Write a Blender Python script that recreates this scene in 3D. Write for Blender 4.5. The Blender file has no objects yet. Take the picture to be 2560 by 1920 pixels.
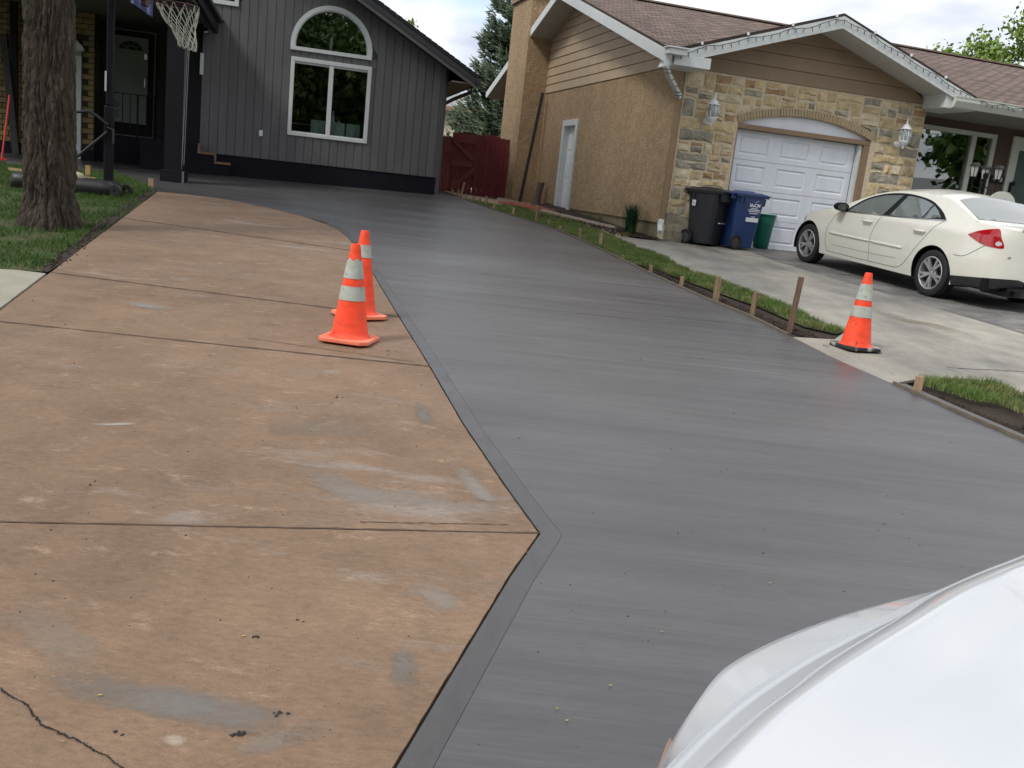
import bpy, bmesh, math, random
import numpy as np
from mathutils import Vector, Matrix, noise, geometry
random.seed(7); rng=np.random.default_rng(7)
SC=bpy.context.scene; COL=SC.collection
R=math.radians
# ---------------------------------------------------------------- camera
FOC=2300.; ROLL=math.atan(.109); PITCH=math.atan(489.3/FOC); H=1.55; S=.052
c_,s_=math.cos(ROLL),math.sin(ROLL)
FW=np.array([0,math.cos(PITCH),-math.sin(PITCH)]); UP0=np.array([0,math.sin(PITCH),math.cos(PITCH)]); RT0=np.array([1.,0,0])
RT=c_*RT0+s_*UP0; UP=c_*UP0-s_*RT0; O=np.array([0,0,H])
cd=bpy.data.cameras.new('camera'); cam=bpy.data.objects.new('camera',cd); COL.objects.link(cam); SC.camera=cam
cd.sensor_width=36; cd.lens=36*FOC/2560; cd.clip_start=.05; cd.clip_end=2000
cam.matrix_world=Matrix(((RT[0],UP[0],-FW[0],0),(RT[1],UP[1],-FW[1],0),(RT[2],UP[2],-FW[2],H),(0,0,0,1)))
# ---------------------------------------------------------------- sky, sun, exposure
SUN_AZ=-132; SUN_EL=48          # azimuth from +Y clockwise
w=bpy.data.worlds.new("World"); SC.world=w; w.use_nodes=True; nt=w.node_tree; N=nt.nodes; L=nt.links; N.clear()
out=N.new('ShaderNodeOutputWorld'); bg=N.new('ShaderNodeBackground'); bg.inputs[1].default_value=.15
sky=N.new('ShaderNodeTexSky'); sky.sky_type='NISHITA'; sky.sun_disc=False; sky.sun_elevation=R(SUN_EL); sky.sun_rotation=R(SUN_AZ); sky.air_density=1.; sky.dust_density=1.5
tc=N.new('ShaderNodeTexCoord'); sep=N.new('ShaderNodeSeparateXYZ'); L.new(tc.outputs['Generated'],sep.inputs[0])
mx=N.new('ShaderNodeMath'); mx.operation='MAXIMUM'; mx.inputs[1].default_value=0; L.new(sep.outputs[2],mx.inputs[0])
ad=N.new('ShaderNodeMath'); ad.operation='ADD'; ad.inputs[1].default_value=.22; L.new(mx.outputs[0],ad.inputs[0])
cb=N.new('ShaderNodeCombineXYZ')
for i in (0,1):
    dv=N.new('ShaderNodeMath'); dv.operation='DIVIDE'; L.new(sep.outputs[i],dv.inputs[0]); L.new(ad.outputs[0],dv.inputs[1]); L.new(dv.outputs[0],cb.inputs[i])
cb.inputs[2].default_value=3.3
n1=N.new('ShaderNodeTexNoise'); n1.inputs['Scale'].default_value=1.1; n1.inputs['Detail'].default_value=7; n1.inputs['Roughness'].default_value=.55; L.new(cb.outputs[0],n1.inputs['Vector'])
r1=N.new('ShaderNodeValToRGB'); r1.color_ramp.elements[0].position=.27; r1.color_ramp.elements[1].position=.42; L.new(n1.outputs[0],r1.inputs[0])
n2=N.new('ShaderNodeTexNoise'); n2.inputs['Scale'].default_value=2.1; n2.inputs['Detail'].default_value=6; L.new(cb.outputs[0],n2.inputs['Vector'])
r2=N.new('ShaderNodeValToRGB'); e=r2.color_ramp.elements; e[0].position=.36; e[0].color=(2.9,3.2,3.85,1); e[1].position=.56; e[1].color=(4.9,4.95,5.1,1); L.new(n2.outputs[0],r2.inputs[0])
mi=N.new('ShaderNodeMixRGB'); L.new(r1.outputs[0],mi.inputs[0]); L.new(sky.outputs[0],mi.inputs[1]); L.new(r2.outputs[0],mi.inputs[2])
L.new(mi.outputs[0],bg.inputs[0]); L.new(bg.outputs[0],out.inputs[0])
sd=bpy.data.lights.new('sun','SUN'); sd.energy=1.5; sd.angle=R(14); sd.color=(1,.96,.9); so=bpy.data.objects.new('sun',sd); COL.objects.link(so)
a,e_=R(SUN_AZ),R(SUN_EL); sdir=Vector((math.sin(a)*math.cos(e_),math.cos(a)*math.cos(e_),math.sin(e_))); so.rotation_euler=sdir.to_track_quat('Z','Y').to_euler()
SC.view_settings.view_transform='Standard'; SC.view_settings.look='None'; SC.view_settings.exposure=.62; SC.view_settings.gamma=1
# ---------------------------------------------------------------- measuring helpers (photo pixel -> place on a known surface)
def ray(px,py): return FW+RT*(px-1280)/FOC+UP*(960-py)/FOC
def gz(x,y): return S*max(-12,min(26,y))
def G(px,py,dz=0):
    d=ray(px,py); t=(dz-H)/(d[2]-S*d[1]); return O+d*t
class Fr:                       # a wall frame: u along az, v away from the camera, z up
    def __init__(s,o,az):
        a=R(az); s.o=np.array([o[0],o[1],0.]); s.u=np.array([math.sin(a),math.cos(a),0]); s.v=np.array([-s.u[1],s.u[0],0]); s.az=az
    def __call__(s,u,v,z): return tuple(s.o+s.u*u+s.v*v+np.array([0,0,z]))
    def on(s,px,py,v=0):
        d=ray(px,py); p0=s.o+s.v*v; n=s.v; t=np.dot(p0-O,n)/np.dot(d,n); p=O+d*t; return (float(np.dot(p-p0,s.u)),float(p[2]))
    def side(s,px,py,u=0):      # on the plane u=const -> (v,z)
        d=ray(px,py); p0=s.o+s.u*u; n=s.u; t=np.dot(p0-O,n)/np.dot(d,n); p=O+d*t; return (float(np.dot(p-p0,s.v)),float(p[2]))
# ---------------------------------------------------------------- object helpers
def tag(o,label=None,cat=None,group=None,kind=None):
    if label: o['label']=label
    if cat: o['category']=cat
    if group: o['group']=group
    if kind: o['kind']=kind
    return o
def thing(name,label,cat,loc=(0,0,0),rz=0,group=None):
    o=bpy.data.objects.new(name,None); COL.objects.link(o); o.location=loc; o.rotation_euler=(0,0,rz); o.empty_display_size=.1
    return tag(o,label,cat,group)
def wl(o):
    p=Vector((0,0,0))
    while o is not None: p+=o.location; o=o.parent
    return p
def copy_tree(o,parent=None):
    c=o.copy(); COL.objects.link(c); c.parent=parent
    for ch in list(o.children): copy_tree(ch,c)
    return c
class MB:
    def __init__(s): s.V=[]; s.F=[]
    def add(s,vs,fs):
        n=len(s.V); s.V+= [tuple(map(float,v)) for v in vs]; s.F+=[tuple(i+n for i in f) for f in fs]; return s
    def box(s,c,sz,rz=0,rx=0,ry=0,taper=1.):
        M=Matrix.Translation(c)@Matrix.Rotation(rz,4,'Z')@Matrix.Rotation(ry,4,'Y')@Matrix.Rotation(rx,4,'X')
        vs=[]
        for z in (-.5,.5):
            k=taper if z>0 else 1
            for x,y in ((-.5,-.5),(.5,-.5),(.5,.5),(-.5,.5)): vs.append(M@Vector((x*sz[0]*k,y*sz[1]*k,z*sz[2])))
        return s.add(vs,[(3,2,1,0),(4,5,6,7),(0,1,5,4),(1,2,6,5),(2,3,7,6),(3,0,4,7)])
    def fb(s,F,u0,u1,v0,v1,z0,z1):
        vs=[F(u,v,z) for z in (z0,z1) for u,v in ((u0,v0),(u1,v0),(u1,v1),(u0,v1))]
        return s.add(vs,[(3,2,1,0),(4,5,6,7),(0,1,5,4),(1,2,6,5),(2,3,7,6),(3,0,4,7)])
    def prism(s,A,B):           # two matching loops
        n=len(A); fs=[tuple(range(n)),tuple(range(2*n-1,n-1,-1))]
        for i in range(n): j=(i+1)%n; fs.append((i,i+n,j+n,j))
        return s.add(list(A)+list(B),fs)
    def fprism(s,F,poly,v0,v1): # (u,z) polygon extruded in v
        return s.prism([F(u,v0,z) for u,z in poly],[F(u,v1,z) for u,z in poly])
    def sprism(s,F,poly,u0,u1): # (v,z) polygon extruded in u
        return s.prism([F(u0,v,z) for v,z in poly],[F(u1,v,z) for v,z in poly])
    def tube(s,pts,r,n=8,cap=True):
        pts=[Vector(p) for p in pts]; rings=[]; rr=r if hasattr(r,'__len__') else [r]*len(pts)
        up=Vector((0,0,1)); 
        for i,p in enumerate(pts):
            t=(pts[min(i+1,len(pts)-1)]-pts[max(i-1,0)]).normalized()
            a=t.cross(up); 
            if a.length<1e-3: a=t.cross(Vector((1,0,0)))
            a.normalize(); b=t.cross(a).normalized()
            rings.append([p+a*math.cos(2*math.pi*k/n)*rr[i]+b*math.sin(2*math.pi*k/n)*rr[i] for k in range(n)])
        vs=[v for r_ in rings for v in r_]; fs=[]
        for i in range(len(pts)-1):
            for k in range(n):
                a=i*n+k; b=i*n+(k+1)%n; fs.append((a,b,b+n,a+n))
        if cap: fs+= [tuple(range(n-1,-1,-1)),tuple(range(len(vs)-n,len(vs)))]
        return s.add(vs,fs)
    def beam(s,p,q,w,h,up=(0,0,1)):
        p=Vector(p);q=Vector(q);t=(q-p).normalized();a=t.cross(Vector(up)).normalized()*w/2;b=a.cross(t).normalized()*h/2
        A=[p-a-b,p+a-b,p+a+b,p-a+b];B=[v+(q-p) for v in A]; return s.prism(A,B)
    def lathe(s,prof,n=24,M=None,close=False,cap=True):
        M=M or Matrix(); vs=[];fs=[]
        for r_,z in prof:
            for k in range(n): a=2*math.pi*k/n; vs.append(M@Vector((r_*math.cos(a),r_*math.sin(a),z)))
        m=len(prof)
        for i in range(m-1 if not close else m):
            for k in range(n):
                a=i*n+k;b=i*n+(k+1)%n; j=((i+1)%m)*n; fs.append((a,b,j+(k+1)%n,j+k))
        if not close and cap:
            if prof[0][0]>1e-4: fs.append(tuple(range(n-1,-1,-1)))
            if prof[-1][0]>1e-4: fs.append(tuple(range((m-1)*n,m*n)))
        return s.add(vs,fs)
    def build(s,name,m,parent=None,local=False,smooth=False,bevel=0,auto=None,**props):
        me=bpy.data.meshes.new(name); off=(0,0,0)
        if parent is not None and not local: off=wl(parent)
        V=s.V if not any(off) else [(v[0]-off[0],v[1]-off[1],v[2]-off[2]) for v in s.V]
        me.from_pydata(V,[],s.F); me.update()
        bm=bmesh.new(); bm.from_mesh(me); bmesh.ops.recalc_face_normals(bm,faces=bm.faces); bm.to_mesh(me); bm.free()
        if m is not None: me.materials.append(m)
        o=bpy.data.objects.new(name,me); COL.objects.link(o)
        if parent is not None: o.parent=parent
        if smooth:
            me.polygons.foreach_set('use_smooth',[True]*len(me.polygons))
            if auto:
                try: me.set_sharp_from_angle(angle=R(auto))
                except Exception: pass
        if bevel:
            b=o.modifiers.new('bevel','BEVEL'); b.width=bevel; b.segments=2; b.limit_method='ANGLE'; b.angle_limit=R(40)
        for k,v in props.items(): o[k]=v
        return o
def mesh_np(name,V,F,m,parent=None,smooth=False,**props):
    me=bpy.data.meshes.new(name); V=np.asarray(V,dtype=np.float32); F=np.asarray(F,dtype=np.int32); k=F.shape[1]
    me.vertices.add(len(V)); me.vertices.foreach_set('co',V.ravel()); me.loops.add(F.size); me.loops.foreach_set('vertex_index',F.ravel())
    me.polygons.add(len(F)); me.polygons.foreach_set('loop_start',np.arange(0,F.size,k,dtype=np.int32)); me.update(calc_edges=True)
    if smooth: me.polygons.foreach_set('use_smooth',[True]*len(F))
    me.materials.append(m); o=bpy.data.objects.new(name,me); COL.objects.link(o)
    if parent is not None: o.parent=parent
    for a,b in props.items(): o[a]=b
    return o
# ---------------------------------------------------------------- materials
def M_(name,col,rough=.7,var=.15,scale=6,stretch=(1,1,1),bump=0,bscale=40,bdist=.004,metal=0,spec=.5,coat=0,objvar=0,col2=None,c2scale=1.5,c2pos=(.5,.6),detail=5,rot=0,emit=None,sheen=0,c2str=(1,1,1),rvar=0,trans=0):
    m=bpy.data.materials.new(name); m.use_nodes=True; t=m.node_tree; n=t.nodes; l=t.links; b=n['Principled BSDF']
    b.inputs['Roughness'].default_value=rough; b.inputs['Metallic'].default_value=metal; b.inputs['Specular IOR Level'].default_value=spec; b.inputs['Coat Weight'].default_value=coat; b.inputs['Coat Roughness'].default_value=.04
    tc=n.new('ShaderNodeTexCoord'); mp=n.new('ShaderNodeMapping'); mp.inputs['Scale'].default_value=stretch; mp.inputs['Rotation'].default_value=(0,0,rot)
    l.new(tc.outputs['Object'],mp.inputs[0])
    nz=n.new('ShaderNodeTexNoise'); nz.inputs['Scale'].default_value=scale; nz.inputs['Detail'].default_value=detail; nz.inputs['Roughness'].default_value=.6; l.new(mp.outputs[0],nz.inputs['Vector'])
    mr=n.new('ShaderNodeMapRange'); mr.inputs[1].default_value=.25; mr.inputs[2].default_value=.75; mr.inputs[3].default_value=1-var; mr.inputs[4].default_value=1+var; l.new(nz.outputs[0],mr.inputs[0])
    src=None
    rgb=n.new('ShaderNodeRGB'); rgb.outputs[0].default_value=(*col,1); src=rgb.outputs[0]
    if col2:
        mp2=n.new('ShaderNodeMapping'); mp2.inputs['Scale'].default_value=c2str; mp2.inputs['Rotation'].default_value=(0,0,rot); l.new(tc.outputs['Object'],mp2.inputs[0])
        n3=n.new('ShaderNodeTexNoise'); n3.inputs['Scale'].default_value=c2scale; n3.inputs['Detail'].default_value=6; n3.inputs['Roughness'].default_value=.65; l.new(mp2.outputs[0],n3.inputs['Vector'])
        rr=n.new('ShaderNodeValToRGB'); rr.color_ramp.elements[0].position=c2pos[0]; rr.color_ramp.elements[1].position=c2pos[1]; l.new(n3.outputs[0],rr.inputs[0])
        mm=n.new('ShaderNodeMixRGB'); l.new(rr.outputs[0],mm.inputs[0]); l.new(src,mm.inputs[1]); mm.inputs[2].default_value=(*col2,1); src=mm.outputs[0]
    v=n.new('ShaderNodeVectorMath'); v.operation='SCALE'; l.new(src,v.inputs[0]); l.new(mr.outputs[0],v.inputs['Scale']); fin=v.outputs[0]
    if objvar:
        oi=n.new('ShaderNodeObjectInfo'); m2=n.new('ShaderNodeMapRange'); m2.inputs[3].default_value=1-objvar; m2.inputs[4].default_value=1+objvar; l.new(oi.outputs['Random'],m2.inputs[0])
        v2=n.new('ShaderNodeVectorMath'); v2.operation='SCALE'; l.new(fin,v2.inputs[0]); l.new(m2.outputs[0],v2.inputs['Scale']); fin=v2.outputs[0]
    l.new(fin,b.inputs['Base Color'])
    if rvar:
        m3=n.new('ShaderNodeMapRange'); m3.inputs[1].default_value=.3; m3.inputs[2].default_value=.7; m3.inputs[3].default_value=rough-rvar; m3.inputs[4].default_value=rough+rvar; l.new(nz.outputs[0],m3.inputs[0]); l.new(m3.outputs[0],b.inputs['Roughness'])
    if bump:
        nb=n.new('ShaderNodeTexNoise'); nb.inputs['Scale'].default_value=bscale; nb.inputs['Detail'].default_value=6; l.new(mp.outputs[0],nb.inputs['Vector'])
        bp=n.new('ShaderNodeBump'); bp.inputs['Strength'].default_value=bump; bp.inputs['Distance'].default_value=bdist; l.new(nb.outputs[0],bp.inputs['Height']); l.new(bp.outputs[0],b.inputs['Normal'])
    m['_src']=0
    return m
def glass(name,tint=(.9,.95,.93),base=(.02,.025,.025),mixv=.5,rough=.01):
    m=bpy.data.materials.new(name); m.use_nodes=True; t=m.node_tree; n=t.nodes; l=t.links; n.remove(n['Principled BSDF']); o=n['Material Output']
    tr=n.new('ShaderNodeBsdfTransparent'); tr.inputs[0].default_value=(*tint,1); gl=n.new('ShaderNodeBsdfGlossy'); gl.inputs['Roughness'].default_value=rough
    fr=n.new('ShaderNodeFresnel'); fr.inputs[0].default_value=1.45; mr=n.new('ShaderNodeMapRange'); mr.inputs[3].default_value=mixv; mr.inputs[4].default_value=1.0; l.new(fr.outputs[0],mr.inputs[0])
    ms=n.new('ShaderNodeMixShader'); l.new(mr.outputs[0],ms.inputs[0]); l.new(tr.outputs[0],ms.inputs[1]); l.new(gl.outputs[0],ms.inputs[2]); l.new(ms.outputs[0],o.inputs[0]); return m
def mul_noise(m,scale,st,rot,lo,hi,p0=.3,p1=.7,detail=4,loc=(0,0,0)):
    t=m.node_tree;n=t.nodes;l=t.links;b=n['Principled BSDF']; src=b.inputs['Base Color'].links[0].from_socket
    tc=n.new('ShaderNodeTexCoord'); mp=n.new('ShaderNodeMapping'); mp.inputs['Scale'].default_value=st; mp.inputs['Rotation'].default_value=(0,0,rot); mp.inputs['Location'].default_value=loc; l.new(tc.outputs['Object'],mp.inputs[0])
    z=n.new('ShaderNodeTexNoise'); z.inputs['Scale'].default_value=scale; z.inputs['Detail'].default_value=detail; z.inputs['Roughness'].default_value=.65; l.new(mp.outputs[0],z.inputs['Vector'])
    r=n.new('ShaderNodeMapRange'); r.inputs[1].default_value=p0; r.inputs[2].default_value=p1; r.inputs[3].default_value=lo; r.inputs[4].default_value=hi; l.new(z.outputs[0],r.inputs[0])
    v=n.new('ShaderNodeVectorMath'); v.operation='SCALE'; l.new(src,v.inputs[0]); l.new(r.outputs[0],v.inputs['Scale']); l.new(v.outputs[0],b.inputs['Base Color']); return m
def leafmat(name,c1,c2,scale=1.2):
    m=M_(name,c1,.6,.35,9,col2=c2,c2scale=scale,c2pos=(.4,.65),spec=.3); return m
def stripes(m,axis,period,dark=.35,width=.12,rowrand=True,hcell=.30):
    """thin dark courses across a roof (shingle butts), with a tone of its own for each tab"""
    t=m.node_tree; n=t.nodes; l=t.links; b=n['Principled BSDF']
    src=b.inputs['Base Color'].links[0].from_socket
    br=n.new('ShaderNodeTexBrick'); br.inputs['Scale'].default_value=1; br.inputs['Brick Width'].default_value=hcell; br.inputs['Row Height'].default_value=period; br.inputs['Mortar Size'].default_value=width*period; br.inputs['Mortar Smooth'].default_value=.4
    br.inputs['Color1'].default_value=(.6,.6,.62,1); br.inputs['Color2'].default_value=(1.3,1.27,1.25,1); br.inputs['Mortar'].default_value=(dark,dark,dark,1)
    uv=n.new('ShaderNodeTexCoord'); l.new(uv.outputs['UV'],br.inputs['Vector'])
    mm=n.new('ShaderNodeMixRGB'); mm.blend_type='MULTIPLY'; mm.inputs[0].default_value=1; l.new(src,mm.inputs[1]); l.new(br.outputs[0],mm.inputs[2]); l.new(mm.outputs[0],b.inputs['Base Color'])
    return m
brx=R(8)
m_dark=M_('fresh_grey_concrete',(.064,.060,.0605),.40,.22,3.2,stretch=(.16,4.5,1),bump=.35,bscale=28,bdist=.002,spec=.8,rot=brx,rvar=.10,col2=(.090,.088,.088),c2scale=.55,c2pos=(.42,.66),c2str=(.5,1.6,1),detail=9)
m_band=M_('trowelled_concrete',(.072,.070,.070),.38,.14,3,bump=.12,bscale=60,bdist=.001,spec=.55,rvar=.08)
mul_noise(m_dark,2.2,(.16,26,1),brx,.91,1.08,.34,.66,6); mul_noise(m_dark,34,(.3,2.5,1),brx,.86,1.12,.3,.7,4); mul_noise(m_dark,1.0,(.10,5.5,1),brx,.90,1.09,.34,.64,3,(7,1,0)); mul_noise(m_band,20,(1,.25,1),brx,.86,1.12,.3,.7,5); mul_noise(m_band,70,(1,1,1),0,.9,1.08); mul_noise(m_dark,90,(1,1,1),0,.5,1.0,.24,.30,2); mul_noise(m_dark,.9,(.35,1.0,1),brx,.84,1.14,.35,.65,3,(4,2,0))
m_gap=M_('gap_black',(.012,.011,.010),.9)
m_lite=M_('pale_concrete',(.36,.335,.28),.85,.16,2.2,bump=.25,bscale=60,bdist=.002,col2=(.23,.22,.20),c2scale=.8,c2pos=(.42,.62),c2str=(1,.5,1),detail=9)
m_old=M_('weathered_concrete',(.23,.22,.205),.85,.3,4,bump=.4,bscale=50,bdist=.003,col2=(.12,.115,.11),c2scale=1.2,c2pos=(.4,.6),detail=9)
m_walk=M_('grey_walk_concrete',(.33,.315,.25),.85,.14,3,bump=.2,bscale=60,bdist=.002)
m_soil=M_('dark_soil',(.036,.024,.016),.95,.4,18,bump=1,bscale=30,bdist=.03)
m_path=M_('pinkish_sand',(.34,.25,.18),.95,.25,14,bump=.5,bscale=60,bdist=.01)
m_lawnb=M_('lawn_base',(.055,.075,.022),.95,.4,14,col2=(.08,.07,.03),c2scale=2,bump=.6,bscale=40,bdist=.02)
m_ground=M_('ground_earth',(.07,.075,.04),.95,.3,3)
m_asph=M_('road_asphalt',(.06,.06,.062),.9,.2,20)
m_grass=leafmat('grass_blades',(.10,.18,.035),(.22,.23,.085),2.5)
m_grass2=leafmat('shaded_grass_blades',(.05,.12,.016),(.075,.125,.025),2.5)  # lawn grass in darker greens, the tree's shade put into the colour
m_white=M_('white_paint',(.78,.79,.80),.45,.04,3)
m_garage=M_('white_garage_paint',(.74,.77,.82),.5,.04,2,stretch=(1,1,.3))
m_trimw=M_('off_white_trim',(.62,.65,.64),.5,.06,4)
m_trimg=M_('greenish_white_trim',(.55,.57,.50),.55,.08,4)
m_soff=M_('soffit_paint',(.50,.49,.45),.7,.05,4)
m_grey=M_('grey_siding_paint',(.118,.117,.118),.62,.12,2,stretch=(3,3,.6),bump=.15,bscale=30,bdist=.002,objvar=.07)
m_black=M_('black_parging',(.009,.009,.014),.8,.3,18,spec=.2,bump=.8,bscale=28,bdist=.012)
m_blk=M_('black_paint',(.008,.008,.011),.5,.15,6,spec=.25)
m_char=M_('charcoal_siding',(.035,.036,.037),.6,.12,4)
m_shd=M_('dark_shingles',(.030,.031,.036),.9,.4,22,bump=.6,bscale=40,bdist=.01)
m_fasd=M_('dark_fascia',(.045,.045,.048),.6,.1,5)
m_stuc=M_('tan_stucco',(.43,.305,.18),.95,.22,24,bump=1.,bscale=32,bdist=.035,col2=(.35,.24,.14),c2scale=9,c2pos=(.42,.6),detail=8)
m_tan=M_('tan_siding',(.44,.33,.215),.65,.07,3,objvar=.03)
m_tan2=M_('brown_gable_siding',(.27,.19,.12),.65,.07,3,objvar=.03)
m_trimb=M_('brown_trim',(.25,.165,.095),.6,.1,5)
m_shb=stripes(M_('brown_shingles',(.225,.155,.12),.92,.35,3,stretch=(1,1,1),bump=.5,bscale=50,bdist=.008,col2=(.165,.112,.090),c2scale=7,c2pos=(.4,.6)),1,.143,dark=.22,width=.20)
m_stone=[M_('stone_'+n,c,.9,.25,9,bump=.9,bscale=14,bdist=.03,objvar=.12,col2=c2,c2scale=7,c2pos=(.45,.62)) for n,c,c2 in (('buff',(.59,.465,.275),(.51,.38,.205)),('pale',(.63,.54,.38),(.55,.46,.30)),('orange',(.43,.28,.14),(.36,.23,.12)),('grey',(.35,.32,.25),(.23,.21,.165)))]
m_mort=M_('mortar',(.59,.50,.36),.95,.18,12,bump=.6,bscale=30,bdist=.01)
m_archb=M_('arch_brick',(.42,.325,.20),.9,.12,8,objvar=.1)
m_ybrick=M_('yellow_brick',(.225,.175,.075),.9,.2,9,bump=.5,bscale=25,bdist=.006,objvar=.16)
m_bmort=M_('dark_mortar',(.05,.045,.03),.95,.2,9)
m_win=glass('window_glass',mixv=.15)
m_dglass=M_('dark_window',(.015,.018,.018),.03,.1,3,spec=.6)
m_cgl=M_('car_glass',(.16,.185,.18),.03,.1,1,spec=1.0,coat=1)
m_paint=M_('cream_car_paint',(.79,.775,.69),.30,.02,2,spec=.5,coat=.8)
m_paintw=M_('white_car_paint',(.60,.62,.64),.25,.015,2,spec=.5,coat=.9)
m_rub=M_('black_rubber',(.016,.016,.017),.75,.15,20)
m_plas=M_('black_plastic',(.02,.02,.021),.45,.15,12)
m_rim=M_('alloy',(.50,.50,.50),.38,.08,5,metal=.6)
m_chrome=M_('chrome',(.6,.6,.6),.12,0,5,metal=1)
m_red=M_('tail_light_red',(.42,.008,.012),.12,.35,12,coat=1,spec=.6)
m_amb=M_('amber_lens',(.5,.12,.03),.2,.1,5,coat=1)
m_clear=M_('clear_lens',(.6,.6,.6),.15,.1,5,coat=1)
m_bin=M_('black_bin_plastic',(.020,.021,.024),.5,.25,6,bump=.2,bscale=200,bdist=.001)
m_blue=M_('blue_bin_plastic',(.018,.045,.15),.45,.15,4,bump=.2,bscale=200,bdist=.001)
m_green=M_('green_pail_plastic',(.004,.125,.085),.42,.12,4)
m_cone=M_('orange_cone',(1.0,.085,.03),.5,.12,7,col2=(.70,.14,.09),c2scale=6,c2pos=(.52,.75),spec=.3)
m_conef=M_('faded_cone_foot',(.93,.22,.12),.6,.1,7,col2=(.66,.33,.25),c2scale=6,c2pos=(.5,.7))
m_refl=M_('reflective_collar',(.46,.50,.45),.5,.12,9,col2=(.36,.37,.29),c2scale=6,c2pos=(.45,.7))
m_cfoot=M_('black_cone_base',(.03,.03,.03),.8,.2,9,col2=(.38,.38,.36),c2scale=9,c2pos=(.50,.62))
m_wood=M_('stake_wood',(.30,.205,.125),.85,.3,14,stretch=(5,5,.5),bump=.5,bscale=20,bdist=.004,objvar=.3,col2=(.20,.15,.105),c2scale=4)
m_board=M_('form_board',(.15,.125,.095),.85,.3,12,stretch=(1,1,1),bump=.4,objvar=.15)
m_log=M_('landscape_timber',(.30,.25,.19),.9,.25,12,bump=.6,bscale=20,bdist=.01,objvar=.12)
m_bark=M_('bark',(.062,.049,.035),.95,.5,7,stretch=(2.0,2.0,.7),bump=1,bscale=16,bdist=.05,col2=(.12,.10,.08),c2scale=9,c2pos=(.5,.75),c2str=(2,2,.4),detail=9)
m_barkf=M_('far_bark',(.09,.07,.055),.95,.3,6)
m_leaf=leafmat('maple_leaves',(.055,.11,.022),(.10,.16,.03),.8)
m_leafy=leafmat('spring_leaves',(.13,.22,.035),(.22,.32,.06),.8)
m_spru=leafmat('spruce_needles',(.055,.085,.048),(.11,.145,.085),1.5)
m_fen=M_('red_fence_stain',(.13,.015,.018),.75,.3,9,stretch=(4,4,.6),objvar=.18)
m_fenp=M_('weathered_red_stain',(.16,.035,.032),.8,.25,9,stretch=(4,4,.6),objvar=.1)
m_mulch=M_('red_mulch',(.36,.12,.075),.9,.4,30,bump=1,bscale=40,bdist=.02)
m_cream=M_('cream_stucco',(.55,.50,.38),.9,.06,6)
m_gsh=M_('grey_shingles',(.26,.26,.27),.9,.2,14)
m_interior=M_('room_wall',(.10,.085,.06),.9,.1,2)
m_floor=M_('room_floor',(.10,.06,.035),.6,.1,2)
m_chair=M_('mint_chair_vinyl',(.55,.68,.62),.6,.08,6)
m_net=M_('net_cord',(.62,.62,.52),.8,.1,30)
m_hoop=M_('rim_steel',(.10,.05,.04),.5,.3,20)
m_navy=M_('backboard_blue',(.04,.05,.20),.35,.3,9,col2=(.25,.26,.4),c2scale=4,c2pos=(.45,.6))
m_redst=M_('red_handle',(.55,.03,.03),.4,.1,5)
m_tufts=leafmat('tuft_blades',(.012,.05,.020),(.03,.10,.025),6)
m_wire=M_('green_wire',(.015,.03,.03),.6)
m_bulb=M_('bulb_glass',(.55,.6,.65),.2)
m_yel=M_('yellow_pod',(.62,.48,.07),.6)
m_crumb=M_('crumbs',(.035,.03,.028),.9)
m_porch=M_('porch_wall',(.040,.041,.036),.7,.1,5)
m_doorg=M_('storm_door_grey',(.32,.36,.32),.5,.08,2)
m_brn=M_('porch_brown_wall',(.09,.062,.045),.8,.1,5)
m_curt=M_('room_haze',(.13,.14,.10),.9,.2,1)
mul_noise(m_cone,16,(1,1,1),0,1,.45,.63,.70,3); mul_noise(m_cone,5,(1,1,2),0,.8,1.1,.3,.6,4); mul_noise(m_refl,14,(1,1,1),0,1,.45,.60,.70,4); mul_noise(m_conef,12,(1,1,1),0,1,.4,.6,.72,4)
mul_noise(m_stuc,.9,(1,1,.5),0,.86,1.10,.3,.7,4); mul_noise(m_tan,1.2,(1,1,1),0,.93,1.05); mul_noise(m_garage,3,(1,1,.3),0,.93,1.03); mul_noise(m_grey,1.2,(1,1,.4),0,.86,1.10)
mul_noise(m_lite,40,(1,1,1),0,.85,1.1,.3,.7,5); mul_noise(m_lite,1.3,(1,.5,1),0,.78,1.08,.35,.6,6,(3,3,0)); mul_noise(m_old,30,(1,1,1),0,.8,1.15,.3,.7,4); mul_noise(m_paint,6,(1,1,1),0,.97,1.02)
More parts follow.
